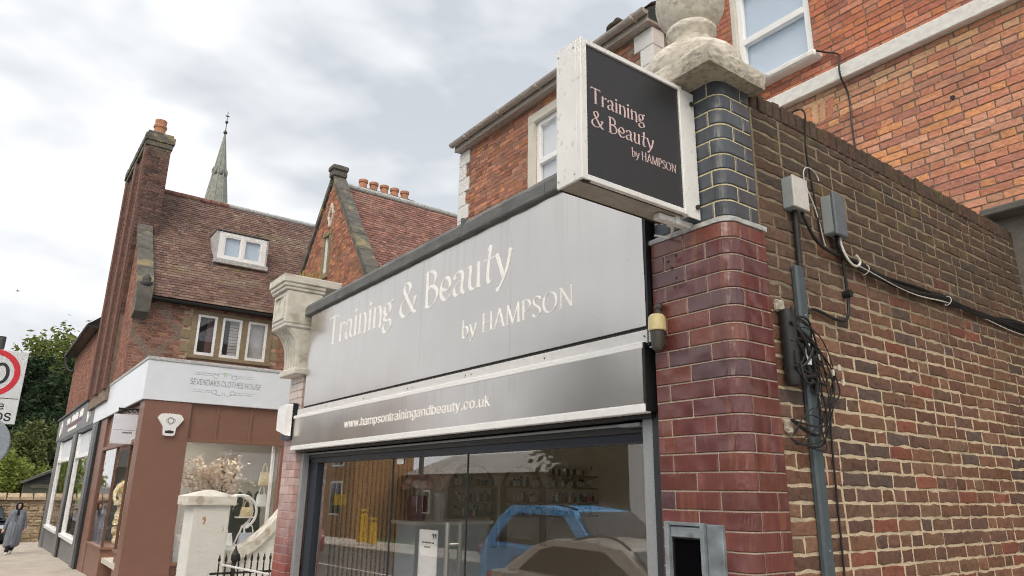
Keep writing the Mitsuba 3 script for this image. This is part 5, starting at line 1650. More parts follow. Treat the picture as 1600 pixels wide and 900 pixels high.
brick_wall(CS, frame_map((GXw, GY1, 0), (0, -1, 0), (0, 0, 1), (-1, 0, 0)), brick_rows(0, GY1 - GY0, 6.0, GZ, .0722, .010, .226, rr), 'm_house_brick', rr, most=200, name='gable_brick', keep=keep_w, proud=.004)
ws = part(CS, 'slit_window', cat(box(GXw - .03, GXw + .1, 18.86, 18.98, 7.6, 8.75, .01), box(GXw - .03, GXw + .1, 18.42, 18.54, 7.6, 8.75, .01), box(GXw - .04, GXw + .1, 18.40, 19.0, 8.75, 8.90, .01), box(GXw - .06, GXw + .1, 18.40, 19.0, 7.45, 7.6, .01)), 'm_sandstone')
part(ws, 'frame', cat(box(GXw + .02, GXw + .08, 18.54, 18.62, 7.6, 8.75, .004), box(GXw + .02, GXw + .08, 18.80, 18.86, 7.6, 8.75, .004)), 'm_upvc')
part(ws, 'pane', pane(GXw + .06, 18.62, 18.80, 7.6, 8.75), 'm_glass')
part(CS, 'diamond_ornament', cat(*[tube([(GXw - .01, 18.55 + a, 9.35 + b), (GXw - .01, 18.55 + c, 9.35 + d)], .045, 6) for a, b, c, d in ((-.18, 0, 0, .36), (0, .36, .18, 0), (.18, 0, 0, -.36), (0, -.36, -.18, 0))]), 'm_corbel')
for s in (-1, 1):
    n = 7
    yy = np.linspace(.10, 3.25, n + 1)
    for i in range(n):
        a, b = yy[i] + .012, yy[i + 1] - .012
        za, zb = GZ - a * GSL + .10, GZ - b * GSL + .10
        q = [(GA + s * a, za - .02), (GA + s * b, zb - .02), (GA + s * b, zb + .22), (GA + s * a, za + .22)]
        part(CS, 'gable_coping', rough(prism(q, 'x', GXw - .06, GXw + .32), .012, 5, i + 20 * s, .12), 'm_oldstone', 40)
part(CS, 'gable_apex_stone', rough(box(GXw - .10, GXw + .34, GA - .17, GA + .17, GZ + .16, GZ + .36, .03), .015, 6, 5, .1), 'm_oldstone', 40)
part(CS, 'gable_apex_stone', rough(box(GXw - .13, GXw + .37, GA - .20, GA + .20, GZ + .36, GZ + .52, .03), .015, 6, 6, .1), 'm_oldstone', 40)
RZ2 = GZ - .03
k0 = GY0 - .25
n0 = len([x for x in scene if x.startswith(CS + '__roof_tile')])
rr = np.random.default_rng(66)
tiled_slope(CS, GXw + .38, 12.5, k0, RZ2 - (GA - k0) * GSL, GA, RZ2, 'm_roof_tile_red', rr, ((.45, .62),), most=0, w=.172)
part(CS, 'wing_back_slope', trimesh.Trimesh([(GXw + .3, GA, RZ2), (12.5, GA, RZ2), (12.5, GY1, RZ2 - (GY1 - GA) * GSL), (GXw + .3, GY1, RZ2 - (GY1 - GA) * GSL)], [[0, 1, 2], [0, 2, 3]], process=False), 'm_tile_batten')
part(CS, 'wing_ridge', tube([(GXw + .4, GA, RZ2 + .03), (12.5, GA, RZ2 + .03)], .09, 12), 'm_lead', 40)
part(CS, 'ridge_stack', rough(box(8.0, 10.0, GA + .55, GA + 1.05, RZ2 - .8, RZ2 + .42, .02), .03, 4, 3, .12), 'm_oldstone', 40)
for i in range(5):
    x = 8.26 + i * .365
    zp = RZ2 + .40
    part(CS, 'ridge_pot', lathe([(0, zp), (.15, zp), (.125, zp + .05), (.12, zp + .24), (.145, zp + .26), (.15, zp + .34), (.12, zp + .35), (0, zp + .27)], (x, GA + .8, 0), 18), 'm_pot', 40)
# filler between the shops, out of sight: party wall of the wing
part(CS, 'wing_side_wall', box(GXw + .3, 12.4, GY0, GY0 + .2, 2.0, RZ2 - (GA - GY0) * GSL - .1), 'm_house_mortar')

part(hs_, 'room_back', box(HX + .28, HX + .30, wy0, wy1, wz0, wz1), 'm_room_dark')
# ================================================================== THINGS OF THE CLOTHES SHOP
psn = thing('projecting_sign', 'white rectangular sign hanging from a bracket under the white fascia', 'sign')
part(psn, 'board', box(2.135, 2.735, 17.0, 17.05, 2.585, 3.195, .004), 'm_sign_white')
part(psn, 'logo_line', cat(box(2.16, 2.68, 16.996, 16.999, 2.865, 2.872), ), 'm_letter_grey')
part(psn, 'logo_line', cat(box(2.33, 2.52, 16.996, 16.999, 2.80, 2.83), ), 'm_letter_grey')
part(psn, 'arm', tube([(2.20, 17.02, 3.31), (2.70, 17.02, 3.31)], .018, 8), 'm_iron')
for i in range(5):
    xx = 2.24 + i * .09
    part(psn, 'scroll', tube([(xx + .05 * math.cos(t) * (1 - t / 9), 17.02, 3.26 + .05 * math.sin(t) * (1 - t / 9)) for t in np.linspace(0, 7, 26)], .011, 6), 'm_iron')
part(psn, 'hanger', tube([(2.24, 17.02, 3.31), (2.24, 17.02, 3.19)], .010, 6), 'm_iron')
part(psn, 'hanger', tube([(2.64, 17.02, 3.31), (2.64, 17.02, 3.19)], .010, 6), 'm_iron')
ab = thing('burglar_alarm', 'white shield shaped burglar alarm on the brown corner column', 'alarm box')
ay = CYs + .03
sh_ = [(2.80, 3.09), (2.86, 3.17), (2.93, 3.185), (3.17, 3.18), (3.24, 3.165), (3.30, 3.08), (3.17, 2.90), (3.16, 2.76), (3.12, 2.735), (2.98, 2.735), (2.94, 2.76), (2.93, 2.90)]
part(ab, 'cover', prism(sh_, 'y', ay - .07, ay), 'm_white_clean')
part(ab, 'beacon', rough(hull([(x, y, z) for x in (2.97, 3.13) for y in (ay - .078, ay - .06) for z in (2.79, 2.835)] + [(3.05, ay - .08, 2.85)]), .001, 9, 1), 'm_sign_black')
t = np.linspace(0, 2 * math.pi, 18)
part(ab, 'emblem', cat(*[tube(np.c_[3.05 + a * np.cos(t), np.full(18, ay - .072), 3.04 + b * np.sin(t)], .006, 5) for a, b in ((.085, .05), (.05, .075))]), 'm_letter_grey')

rr = np.random.default_rng(71)
bl = thing('blossom_tree', 'artificial tree of pale blossom in the side window of the clothes shop', 'display')
part(bl, 'trunk', cat(tube(spline([(4.55, 17.3, .2), (4.52, 17.3, 1.0), (4.58, 17.25, 1.7), (4.5, 17.3, 2.2)], 20), [.05] * 20, 8)), 'm_bark')
Vv, Ff, Uu = [], [], []


def leaf_cloud(centers, n_per, spread, size, rng, flat=0.5):
    V, F, U = [], [], []
    o = 0
    for c in centers:
        for _ in range(n_per):
            p = np.asarray(c) + rng.normal(0, 1, 3) * spread
            a = rng.normal(0, 1, 3)
            a[2] *= flat
            a /= np.linalg.norm(a) + 1e-9
            b = np.cross(a, rng.normal(0, 1, 3))
            b /= np.linalg.norm(b) + 1e-9
            s = size * rng.uniform(.6, 1.35)
            V += [p - a * s, p + b * s * .45, p + a * s, p - b * s * .45]
            F += [[o, o + 1, o + 2], [o, o + 2, o + 3]]
            u = (rng.random() * .999, rng.random())
            U += [u] * 4
            o += 4
    return trimesh.Trimesh(V, F, process=False), np.array(U)


cs = [np.array([4.35 + rr.normal(0, .38), 17.3 + rr.normal(0, .18), 1.95 + rr.normal(0, .25)]) for _ in range(120)]
cs = [c for c in cs if abs(c[0] - 4.4) < .85 and 1.3 < c[2] < 2.5]
m, u = leaf_cloud(cs, 24, .06, .034, rr)
part(bl, 'blossom', m, 'm_blossom', False, u, kind='stuff')
for i in range(5):
    c = cs[i * 7]
    part(bl, 'branch', tube(spline([(4.54, 17.28, 1.5), ((4.54 + c[0]) / 2, 17.25, 1.75), c], 12), np.linspace(.025, .008, 12), 6), 'm_bark')
rg = thing('ring_stand', 'white ring shaped display stand in the side window of the clothes shop', 'display')
t = np.linspace(-.35 * math.pi, 1.25 * math.pi, 40)
for dy in (0, .16):
    part(rg, 'hoop', tube(np.c_[4.86 + .36 * np.cos(t) - dy * .3, np.full(40, 16.75 + dy), 1.22 + .36 * np.sin(t)], .030, 8), 'm_white_gloss', 40)
part(rg, 'shelf', box(4.80, 5.20, 16.74, 16.92, 1.10, 1.125, .003), 'm_white_gloss')
for s in (-1, 1):
    part(rg, 'leg', tube([(4.98, 16.83, .95), (4.98 + s * .16, 16.83, .53)], .018, 8), 'm_white_gloss')


def handbag(name, label, x, y, z, w, h, d, mt, hmat):
    b = thing(name, label, 'handbag')
    body = hull([(x - w / 2, y - d / 2, z), (x + w / 2, y - d / 2, z), (x - w / 2, y + d / 2, z), (x + w / 2, y + d / 2, z), (x - w * .42, y - d * .2, z + h), (x + w * .42, y - d * .2, z + h), (x - w * .42, y + d * .2, z + h), (x + w * .42, y + d * .2, z + h), (x, y - d * .6, z + h * .4)])
    part(b, 'body', body, mt)
    part(b, 'handle', tube(spline([(x - w * .22, y, z + h), (x - w * .16, y, z + h * 1.5), (x, y, z + h * 1.72), (x + w * .16, y, z + h * 1.5), (x + w * .22, y, z + h)], 20), .011, 6), hmat)
    part(b, 'clasp', box(x - .02, x + .02, y - d * .66, y - d * .5, z + h * .45, z + h * .6, .003), 'm_gold')
    return b


handbag('handbag', 'cream handbag with dark motif on the plinth beside the white pier', 4.50, 16.62, .53, .46, .27, .16, 'm_bag_pale', 'm_white_gloss')
handbag('handbag', 'slate blue handbag right of the cream one in the shop window', 5.05, 16.62, .53, .40, .27, .16, 'm_bag_blue', 'm_white_gloss')
handbag('handbag', 'straw basket bag on the shelf of the white ring stand', 5.02, 16.82, 1.128, .26, .20, .12, 'm_bag_straw', 'm_bag_straw')
handbag('handbag', 'pale green bag hung low at the right of the side window', 5.22, 16.52, 1.35, .22, .26, .1, 'm_bag_pale', 'm_bag_pale')
handbag('handbag', 'yellow straw bag hung high at the right of the side window', 5.24, 16.52, 1.80, .22, .28, .1, 'm_bag_straw', 'm_bag_straw')
handbag('handbag', 'green handbag standing low behind the white pier cap', 4.12, 16.7, .75, .25, .36, .1, 'm_bag_green', 'm_bag_green')
handbag('handbag', 'white handbag at the left edge of the side window', 3.62, 16.4, .50, .26, .30, .12, 'm_white_gloss', 'm_white_gloss')
ct = thing('dark_garments', 'dark garments hanging at the back of the side window', 'clothes')
for i in range(6):
    xx = 4.35 + i * .21
    part(ct, 'coat', rough(hull([(xx, 17.7, .5), (xx + .24, 17.7, .5), (xx, 17.85, .5), (xx + .24, 17.85, .5), (xx + .04, 17.75, 1.6), (xx + .2, 17.75, 1.6), (xx + .12, 17.8, 1.68)]), .02, 6, i, .1), 'm_dark_cloth')
gd = thing('gold_display', 'gold sequinned dress on a stand with gold baubles in the bay window', 'display')
gx_, gy_ = 3.02, 20.0
part(gd, 'dress', rough(lathe([(0, .85), (.16, .85), (.12, 1.2), (.10, 1.45), (.15, 1.62), (.17, 1.78), (.10, 1.86), (.04, 1.90), (0, 1.92)], (gx_, gy_, 0), 20), .05, 11, 3, .05), 'm_gold')
part(gd, 'stand', tube([(gx_, gy_, .42), (gx_, gy_, 2.12)], .016, 8), 'm_steel')
part(gd, 'finial', sphere((gx_, gy_, 2.16), .05, 2), 'm_steel', True)
for i in range(14):
    a = rr.uniform(0, 6.28)
    part(gd, 'bauble', sphere((gx_ + .24 * math.cos(a) * rr.random(), gy_ + .3 * math.sin(a), .48 + rr.random() * .28), rr.uniform(.05, .09), 2), 'm_gold', True)
part(gd, 'sash', rough(lathe([(0, 1.30), (.20, 1.30), (.16, 1.42), (0, 1.44)], (gx_, gy_, 0), 16), .05, 12, 4, .05), 'm_gold')
part(gd, 'sleeve', rough(tube(spline([(gx_ - .12, gy_ - .1, 1.78), (gx_ - .25, gy_ - .25, 1.55), (gx_ - .22, gy_ - .3, 1.35)], 12), np.linspace(.06, .03, 12), 8), .02, 15, 5), 'm_gold')
part(gd, 'sleeve', rough(tube(spline([(gx_ + .12, gy_ + .1, 1.78), (gx_ + .2, gy_ + .3, 1.62), (gx_ + .1, gy_ + .4, 1.45)], 12), np.linspace(.06, .03, 12), 8), .02, 15, 6), 'm_gold')
single('window_notice', 'small pink notice stuck inside the left bay pane', 'notice', box(2.62, 2.625, 20.85, 21.1, 1.35, 1.62), 'm_pink_paper')

# ================================================================== THE GREY SHOP
GS = thing('grey_shop', 'dark grey shop with tall white framed windows beyond the clothes shop', 'shop')
y0g, y1g = 22.42, 33.9
part(GS, 'signboard', box(2.47, 2.60, 23.74, 35.4, 3.47, 4.28, .006), 'm_shop_grey')
part(GS, 'sign_capping', box(2.40, 2.75, 23.74, 35.4, 4.285, 4.36, .01), 'm_shop_dark')
rr = np.random.default_rng(72)
y = 31.8
while y > 26.9:
    w = rr.uniform(.22, .42)
    if rr.random() < .88:
        part(GS, 'sign_lettering', box(2.462, 2.471, y - w, y, 3.92, 4.13 + rr.uniform(-.02, .05), .003), 'm_letter_white')
    y -= w + .07
part(GS, 'sign_rule', box(2.462, 2.471, 26.9, 31.6, 3.80, 3.845), 'm_red_letter')
part(GS, 'sign_strapline', box(2.462, 2.471, 28.2, 30.9, 3.62, 3.72), 'm_letter_white')
for yc in (33.7, 25.0):
    t = np.linspace(0, 2 * math.pi, 24)
    for r_ in (.20, .13):
        part(GS, 'sign_emblem', tube(np.c_[np.full(24, 2.464), yc + r_ * 1.6 * np.cos(t), 3.88 + r_ * 1.45 * np.sin(t)], .022, 6), 'm_letter_white')
part(GS, 'signboard_base', box(2.48, 2.75, 22.45, 35.2, 3.38, 3.47), 'm_shop_dark')
for a, b, dm in ((22.40, 22.95, 'm_shop_dark'), (22.96, 23.5, 'm_shop_grey'), (27.3, 27.75, 'm_shop_dark'), (27.76, 28.55, 'm_shop_grey'), (33.3, 34.4, 'm_shop_grey')):
    part(GS, 'pilaster', box(2.46, 2.75, a, b, -.8, 3.40, .006), dm)
for a, b in ((23.5, 27.3), (28.55, 33.3)):
    w = part(GS, 'window', cat(box(2.50, 2.60, a, a + .16, .25, 3.36, .006), box(2.50, 2.60, b - .16, b, .25, 3.36, .006), box(2.44, 2.62, a - .05, b + .02, .20, .31, .008), box(2.50, 2.60, a + .16, b - .16, 2.56, 2.68, .006)), 'm_upvc')
    part(w, 'pane', pane(2.56, a + .16, b - .16, .3, 2.57), 'm_glass')
    part(w, 'fanlight', box(2.58, 2.60, a + .16, b - .16, 2.68, 3.34), 'm_blind_pale')
    part(GS, 'stall_riser', box(2.52, 2.75, a, b, -.9, .2), 'm_shop_grey')
    for i in range(5):
        part(GS, 'shelf', box(3.1, 3.5, a + .3, b - .3, .55 + i * .42, .58 + i * .42), 'm_white_gloss')
        for kk in range(7):
            yy = a + .5 + kk * (b - a - 1.0) / 7 + rr.uniform(0, .2)
            part(GS, 'window_goods', box(3.15, 3.35, yy, yy + rr.uniform(.1, .3), .58 + i * .42, .58 + i * .42 + rr.uniform(.1, .3), .01), ['m_bag_pale', 'm_bag_blue', 'm_dark_cloth', 'm_bag_straw', 'm_paper'][rr.integers(5)])
part(GS, 'notice', box(2.575, 2.58, 24.4, 25.3, 1.25, 1.6), 'm_green_paper', label='green notice in the nearer window')
part(GS, 'inner_wall', box(4.6, 4.7, 22.5, 34, -.4, 3.4), 'm_shop_wall')
part(GS, 'end_wall', box(2.6, 6, 33.9, 34.1, -1, 3.5), 'm_clothes_mortar')

# ================================================================== PIER, CURVED WALL, RAILING
pr = thing('gate_pier', 'white painted brick gate pier with a shallow pointed cap before the clothes shop', 'pier')
p0, p1, q0, q1 = 2.435, 2.915, 10.5, 11.0
part(pr, 'shaft', box(p0, p1, q0, q1, -.6, 1.50, .012), 'm_pier')
part(pr, 'cap', rough(hull([(p0 - .09, q0 - .05, 1.50), (p1 + .06, q0 - .05, 1.50), (p0 - .09, q1 + .06, 1.50), (p1 + .06, q1 + .06, 1.50), (p0 - .09, q0 - .05, 1.615), (p1 + .06, q0 - .05, 1.615), (p0 - .09, q1 + .06, 1.615), (p1 + .06, q1 + .06, 1.615), ((p0 + p1) / 2 - .05, (q0 + q1) / 2, 1.70), ((p0 + p1) / 2 + .05, (q0 + q1) / 2, 1.70)]), .005, 9, 2, .08), 'm_corbel')
part(pr, 'chipped_patch', cat(rough(prism([(2.555, 1.33), (2.60, 1.36), (2.615, 1.31), (2.60, 1.25), (2.575, 1.26), (2.59, 1.30)], 'y', q0 - .002, q0 + .01), .001, 30, 3)), 'm_pier_chip')
part(pr, 'chipped_patch', prism([(2.84, 1.14), (2.85, 1.22), (2.845, 1.26), (2.858, 1.18)], 'y', q0 - .002, q0 + .01), 'm_pier_chip')
cw = thing('curved_wall', 'low white wall with a coping that sweeps up towards the salon', 'wall')
xs = np.linspace(2.90, 3.75, 16)
zt = .90 + .48 * ((xs - 2.9) / .75) ** 2.0
part(cw, 'body', prism([(2.9, -.6), (3.75, -.6)] + [(x, z - .17) for x, z in zip(xs[::-1], zt[::-1])], 'y', 10.66, 10.84), 'm_pier')
part(cw, 'coping', prism([(x, z - .165) for x, z in zip(xs, zt)] + [(x, z) for x, z in zip(xs[::-1], zt[::-1])], 'y', 10.60, 10.90), 'm_corbel')
part(cw, 'return', box(3.70, 3.9, 7.45, 10.9, -.6, 1.45), 'm_pier')
rl = thing('iron_railing', 'black iron railing with spear heads before the curved white wall', 'railing')
part(rl, 'top_rail', box(2.62, 3.66, 10.005, 10.035, .665, .690), 'm_iron')
part(rl, 'bottom_rail', box(2.62, 3.66, 10.0, 10.04, -.1, -.07), 'm_iron')
part(rl, 'hand_rail', tube([(2.70, 9.80, .80), (3.30, 9.80, .66)], .014, 8), 'm_white_clean')
for i in range(12):
    x = 2.72 + i * .082
    part(rl, 'bar', cat(tube([(x, 10.02, -.3), (x, 10.02, .80)], .010, 6)), 'm_iron')
    part(rl, 'spear_head', hull([(x - .020, 10.02, .84), (x + .020, 10.02, .84), (x, 10.0, .84), (x, 10.04, .84), (x, 10.02, .92), (x, 10.02, .79)]), 'm_iron')
part(rl, 'end_post', lathe([(0, -.3), (.022, -.3), (.022, .80), (.05, .84), (.05, .90), (.02, .96), (0, 1.02)], (2.90, 9.98, 0), 12), 'm_iron')

# ================================================================== THE WOMAN ON THE PAVEMENT
def body(bones, edge=.03, it=10):
    M = None
    for (a, ra, b, rb) in bones:
        s1 = m3.Manifold.sphere(ra, 20).translate(tuple(map(float, a)))
        s2 = m3.Manifold.sphere(rb, 20).translate(tuple(map(float, b)))
        h = m3.Manifold.batch_hull([s1, s2])
        M = h if M is None else M + h
    M = M.refine_to_length(edge)
    mm = M.to_mesh()
    t_ = trimesh.Trimesh(mm.vert_properties[:, :3], mm.tri_verts, process=True)
    trimesh.smoothing.filter_taubin(t_, iterations=it)
    return t_


WPX, WPY = 1.40, 29.7
WG = gz(WPY)


def W(x, y, z):
    return (WPX + x, WPY + y, WG + z)


wo = thing('person', 'woman in a black headscarf and long grey blue coat walking towards the camera', 'person')
# she walks to -y: her left arm is at +x, weight on her right foot (-x side crosses in front)
skin = body([(W(0, -.02, 1.35), .05, W(0, -.03, 1.47), .065), (W(0, -.03, 1.475), .072, W(0, -.02, 1.53), .072), (W(0, -.01, 1.35), .05, W(0, .02, 1.1), .07),
             (W(-.30, -.02, .80), .030, W(-.335, -.05, .735), .034), (W(-.335, -.05, .735), .034, W(-.34, -.07, .68), .022), (W(-.31, -.07, .76), .014, W(-.295, -.09, .71), .011),
             (W(.27, .03, .80), .030, W(.285, -.02, .73), .034), (W(.285, -.02, .73), .034, W(.29, -.04, .67), .022), (W(.26, -.04, .76), .014, W(.245, -.06, .71), .011)], .018, 6)
part(wo, 'body', skin, 'm_skin', True)
coat = body([(W(-.13, 0, 1.33), .05, W(.13, 0, 1.33), .05), (W(-.12, 0, 1.30), .11, W(.12, 0, 1.30), .11), (W(-.11, 0, 1.25), .12, W(-.08, .0, .95), .12), (W(.11, 0, 1.25), .12, W(.08, 0, .95), .12),
             (W(-.09, 0, .95), .13, W(-.16, -.04, .30), .11), (W(.08, 0, .95), .13, W(.09, .05, .33), .11), (W(-.16, -.04, .30), .11, W(.09, .05, .33), .11), (W(0, 0, .9), .15, W(-.02, -.02, .34), .13),
             (W(-.165, 0, 1.30), .065, W(-.235, .03, 1.06), .055), (W(-.235, .03, 1.06), .055, W(-.305, -.02, .83), .046),
             (W(.165, 0, 1.30), .065, W(.225, .06, 1.06), .055), (W(.225, .06, 1.06), .055, W(.265, .02, .83), .046)], .03, 8)
part(wo, 'coat', rough(coat, .010, 9, 4), 'm_coat', True)
part(wo, 'coat_placket', tube(spline([W(.0, -.135, 1.30), W(-.005, -.145, 1.0), W(-.02, -.165, .7), W(-.04, -.165, .4)], 16), .005, 6), 'm_sign_black')
hij = body([(W(0, .0, 1.49), .105, W(0, .02, 1.53), .105), (W(0, .01, 1.42), .095, W(0, .01, 1.49), .10), (W(-.08, -.02, 1.35), .055, W(.08, -.02, 1.35), .055), (W(0, -.06, 1.33), .06, W(0, -.09, 1.27), .045)], .02, 6)
part(wo, 'headscarf', hij, 'm_hijab', True)
face = body([(W(0, -.080, 1.475), .043, W(0, -.076, 1.525), .046), (W(0, -.078, 1.452), .032, W(0, -.080, 1.485), .043), (W(0, -.125, 1.505), .010, W(0, -.138, 1.485), .013)], .012, 4)
part(wo, 'face', face, 'm_skin', True)
for s in (-1, 1):
    part(wo, 'eye', sphere(W(s * .023, -.124, 1.52), (.010, .006, .006), 2), 'm_eye', True)
    part(wo, 'eyebrow', tube([W(s * .012, -.127, 1.54), W(s * .036, -.120, 1.538)], .0035, 5), 'm_eye')
part(wo, 'mouth', sphere(W(0, -.122, 1.455), (.020, .006, .006), 2), 'm_lip', True)
tr_ = body([(W(-.10, -.02, .50), .085, W(-.13, -.10, .10), .062), (W(.04, .02, .50), .085, W(.0, .14, .15), .062)], .025, 5)
part(wo, 'trousers', tr_, 'm_hijab', True)
part(wo, 'shoe', body([(W(-.13, -.08, .045), .045, W(-.14, -.22, .035), .035)], .015, 4), 'm_shoe', True)
part(wo, 'shoe', body([(W(.0, .18, .10), .045, W(-.01, .07, .045), .036)], .015, 4), 'm_shoe', True)

# ================================================================== ROAD SIGN AT THE LEFT EDGE
rs = thing('speed_sign', 'speed limit sign in a red ring with a zone ends plate at the left edge', 'road sign')
RY_, RXc = 9.6, -.02
ZC = 2.905
part(rs, 'post', tube([(RXc, RY_ + .07, -.6), (RXc, RY_ + .07, 3.32)], .038, 16), 'm_post', 40)
part(rs, 'plate', box(RXc - .33, RXc + .275, RY_, RY_ + .018, 2.36, 3.165, .012), 'm_sign_face')
part(rs, 'plate_rule', box(RXc - .315, RXc + .262, RY_ - .002, RY_, 2.632, 2.640), 'm_sign_black')
cxr = RXc - .03
ring = Point(0, 0).buffer(.262, 64).difference(Point(0, 0).buffer(.205, 64))
part(rs, 'red_ring', extrude(ring, .003, near_frame(cxr, RY_ - .0005, ZC)), 'm_sign_red')
oval = lambda rx, ry: shapely.affinity.scale(Point(0, 0).buffer(1, 48), rx, ry)
part(rs, 'digit', extrude(shapely.affinity.translate(oval(.078, .118).difference(oval(.046, .086)), .085, 0), .003, near_frame(cxr, RY_ - .0005, ZC)), 'm_sign_black')
three = pen([(-.165, .085), (-.115, .118), (-.06, .075), (-.105, .012)], .034, .030).union(pen([(-.105, .012), (-.05, -.055), (-.11, -.118), (-.172, -.085)], .034, .030))
part(rs, 'digit', extrude(three, .003, near_frame(cxr, RY_ - .0005, ZC)), 'm_sign_black')
part(rs, 'zone_text', sans('Zone', .085, .26, .003, near_frame(cxr - .085, RY_ - .0005, 2.515)), 'm_sign_black')
part(rs, 'ends_text', moved(meshkit.text_mesh('ENDS', .085, .003, bold=True), near_frame(cxr - .055, RY_ - .0005, 2.395)), 'm_sign_black')
part(rs, 'clip', box(RXc - .05, RXc + .05, RY_ + .018, RY_ + .12, 3.0, 3.03), 'm_alu')
bds = thing('round_sign', 'edge of a small grey blue round sign seen from behind under the speed sign', 'road sign')
part(bds, 'disc', moved(lathe([(0, -.004), (.098, -.004), (.102, 0), (.098, .004), (0, .004)], (0, 0, 0), 48), frame_map((-.018, 3.2, 1.862), (1, 0, 0), (0, 0, 1), (0, -1, 0))), 'm_sign_back', 40)
part(bds, 'post', tube([(-.075, 3.215, -.2), (-.075, 3.215, 1.93)], .014, 10), 'm_post')
# ================================================================== GARDEN BEYOND: STONE WALL, FENCE, SHED
sw = thing('stone_wall', 'honey coloured rubble stone wall with flat cope stones behind the walking woman', 'wall')
sy = 38.0
part(sw, 'core', cat(box(-2.0, 2.62, sy + .03, sy + .4, -1.2, 1.12)), 'm_rubble_mortar')
rr = np.random.default_rng(73)
its = []
z = -1.1
while z < 1.10:
    h = rr.uniform(.11, .19)
    x = -1.0
    while x < 2.66:
        w = rr.uniform(.18, .42)
        o = outline_rect(x + .012, min(x + w, 2.70) - .012, z + .012, min(z + h, 1.14) - .012, rr, .012, True)
        v, f = slab_piece(o, .10, .02, frame_map((0, sy + rr.normal(0, .02), 0), (1, 0, 0), (0, 0, 1), (0, -1, 0)), .01)
        its.append((v, f, (rr.random() * .999, rr.random())))
        x += w
    z += h
emit(sw, 'stone', its, 'm_rubble', 120)
for i in range(9):
    a = -1.6 + i * .48
    part(sw, 'cope_stone', rough(hull([(a, sy - .12, 1.12), (a + .45, sy - .12, 1.12), (a, sy + .5, 1.12), (a + .45, sy + .5, 1.12), (a + .02, sy - .1, 1.24), (a + .43, sy - .1, 1.24), (a + .02, sy + .3, 1.40), (a + .43, sy + .3, 1.40)]), .02, 6, i, .1), 'm_rubble', uv=None)

fn = thing('board_fence', 'weathered grey timber board fence behind the stone wall', 'fence')
for i in range(14):
    x = 2.1 + i * .16
    part(fn, 'board', box(x, x + .15, 39.4 + (i % 2) * .012, 39.43 + (i % 2) * .012, -1, 1.72 + rr.normal(0, .01), .004), 'm_fence')
part(fn, 'rail', box(2.1, 4.4, 39.36, 39.40, 1.60, 1.66), 'm_fence')
shd = thing('shed', 'low shed with a dark slatted gable roof behind the board fence', 'shed')
part(shd, 'roof', prism([(1.75, 1.86), (3.3, 2.62), (4.9, 1.86), (4.8, 1.80), (3.3, 2.50), (1.85, 1.80)], 'y', 41.8, 46), 'm_oldstone')
for i in range(7):
    z = 1.84 + i * .095
    hw = (2.5 - z) / (2.5 - 1.8) * 1.42
    part(shd, 'gable_board', box(3.3 - hw, 3.3 + hw, 41.98, 42.02, z, z + .085, .01), 'm_shed_roof')
part(shd, 'wall', box(1.95, 4.7, 42.03, 46, -1, 1.84), 'm_fence')
part(shd, 'post_cap', rough(box(2.83, 3.02, 38.5, 38.7, 1.7, 1.98, .02), .01, 8, 1, .05), 'm_rubble')

# ================================================================== TREES AND SHRUBS
def crown_points(rng, c, r, n, hollow=.35, wob_=.35):
    out = []
    while len(out) < n:
        d = rng.normal(0, 1, 3)
        d /= np.linalg.norm(d)
        k = (hollow + (1 - hollow) * rng.random() ** .6)
        q = 1 + wob_ * (meshkit.fbm(np.array([d * 2.1 + c[0]]), 2, 3)[0] - .5) * 2
        out.append(np.asarray(c) + d * np.asarray(r) * k * q)
    return out


def tree(name, label, base, c, r, n, per, spread, size, bsdf, seed, trunk=.22, group=None, cat_='tree', flat=.5):
    rng = np.random.default_rng(seed)
    t = thing(name, label, cat_, group)
    top = np.array(c) + [0, 0, r[2] * .4]
    p = spline([base, (np.array(base) + top) / 2 + rng.normal(0, r[0] * .04, 3), top], 14)
    part(t, 'trunk', tube(p, np.linspace(trunk, trunk * .25, 14), 8), 'm_bark')
    cs_ = crown_points(rng, c, r, n)
    for i in range(min(9, n)):
        q = cs_[i]
        s = p[rng.integers(4, 11)]
        part(t, 'limb', tube(spline([s, (s + q) / 2 + [0, 0, -.05 * r[2]], q], 10), np.linspace(trunk * .4, trunk * .06, 10), 6), 'm_bark')
    m, u = leaf_cloud(cs_, per, spread, size, rng, flat)
    part(t, 'crown', m, bsdf, False, u, kind='stuff')
    return t


tree('conifer_tree', 'tall dark conifer behind the speed sign', (1.6, 62, -1.2), (1.8, 62, 5.5), (2.6, 2.4, 5.6), 260, 60, .32, .20, 'm_leaf_dark', 81)
tree('conifer_tree', 'broad dark conifer between the speed sign and the grey shop', (4.6, 58, -1.2), (4.4, 58, 4.6), (2.5, 2.2, 5.2), 260, 60, .32, .19, 'm_leaf_dark', 82)
tree('conifer_tree', 'low dark evergreen behind the shed', (3.8, 50, -1), (3.4, 50, 2.6), (2.2, 1.8, 3.4), 160, 60, .28, .16, 'm_leaf_dark', 83)
tree('broadleaf_tree', 'airy pale green tree rising above the dark conifers', (5.4, 68, -1.4), (4.6, 68, 10.6), (3.9, 3.0, 3.6), 230, 26, .36, .24, 'm_leaf_light', 84, trunk=.3)
tree('broadleaf_tree', 'loose green tree behind the eaves of the brick street range', (7.4, 66, -1.4), (6.6, 66, 11.0), (2.6, 2.4, 3.6), 150, 26, .36, .24, 'm_leaf_mid', 85, trunk=.28)
tree('young_tree', 'young conical tree with feathery mid green leaves before the dark conifers', (2.0, 45, -1), (1.95, 45, 3.0), (.95, .9, 2.0), 120, 34, .15, .11, 'm_leaf_mid', 86, trunk=.07, flat=.9)
tree('young_tree', 'slim young tree tip beside the grey shop signboard', (3.0, 46, -1), (2.95, 46, 4.0), (.35, .35, .9), 30, 24, .12, .10, 'm_leaf_mid', 87, trunk=.05, flat=.9)
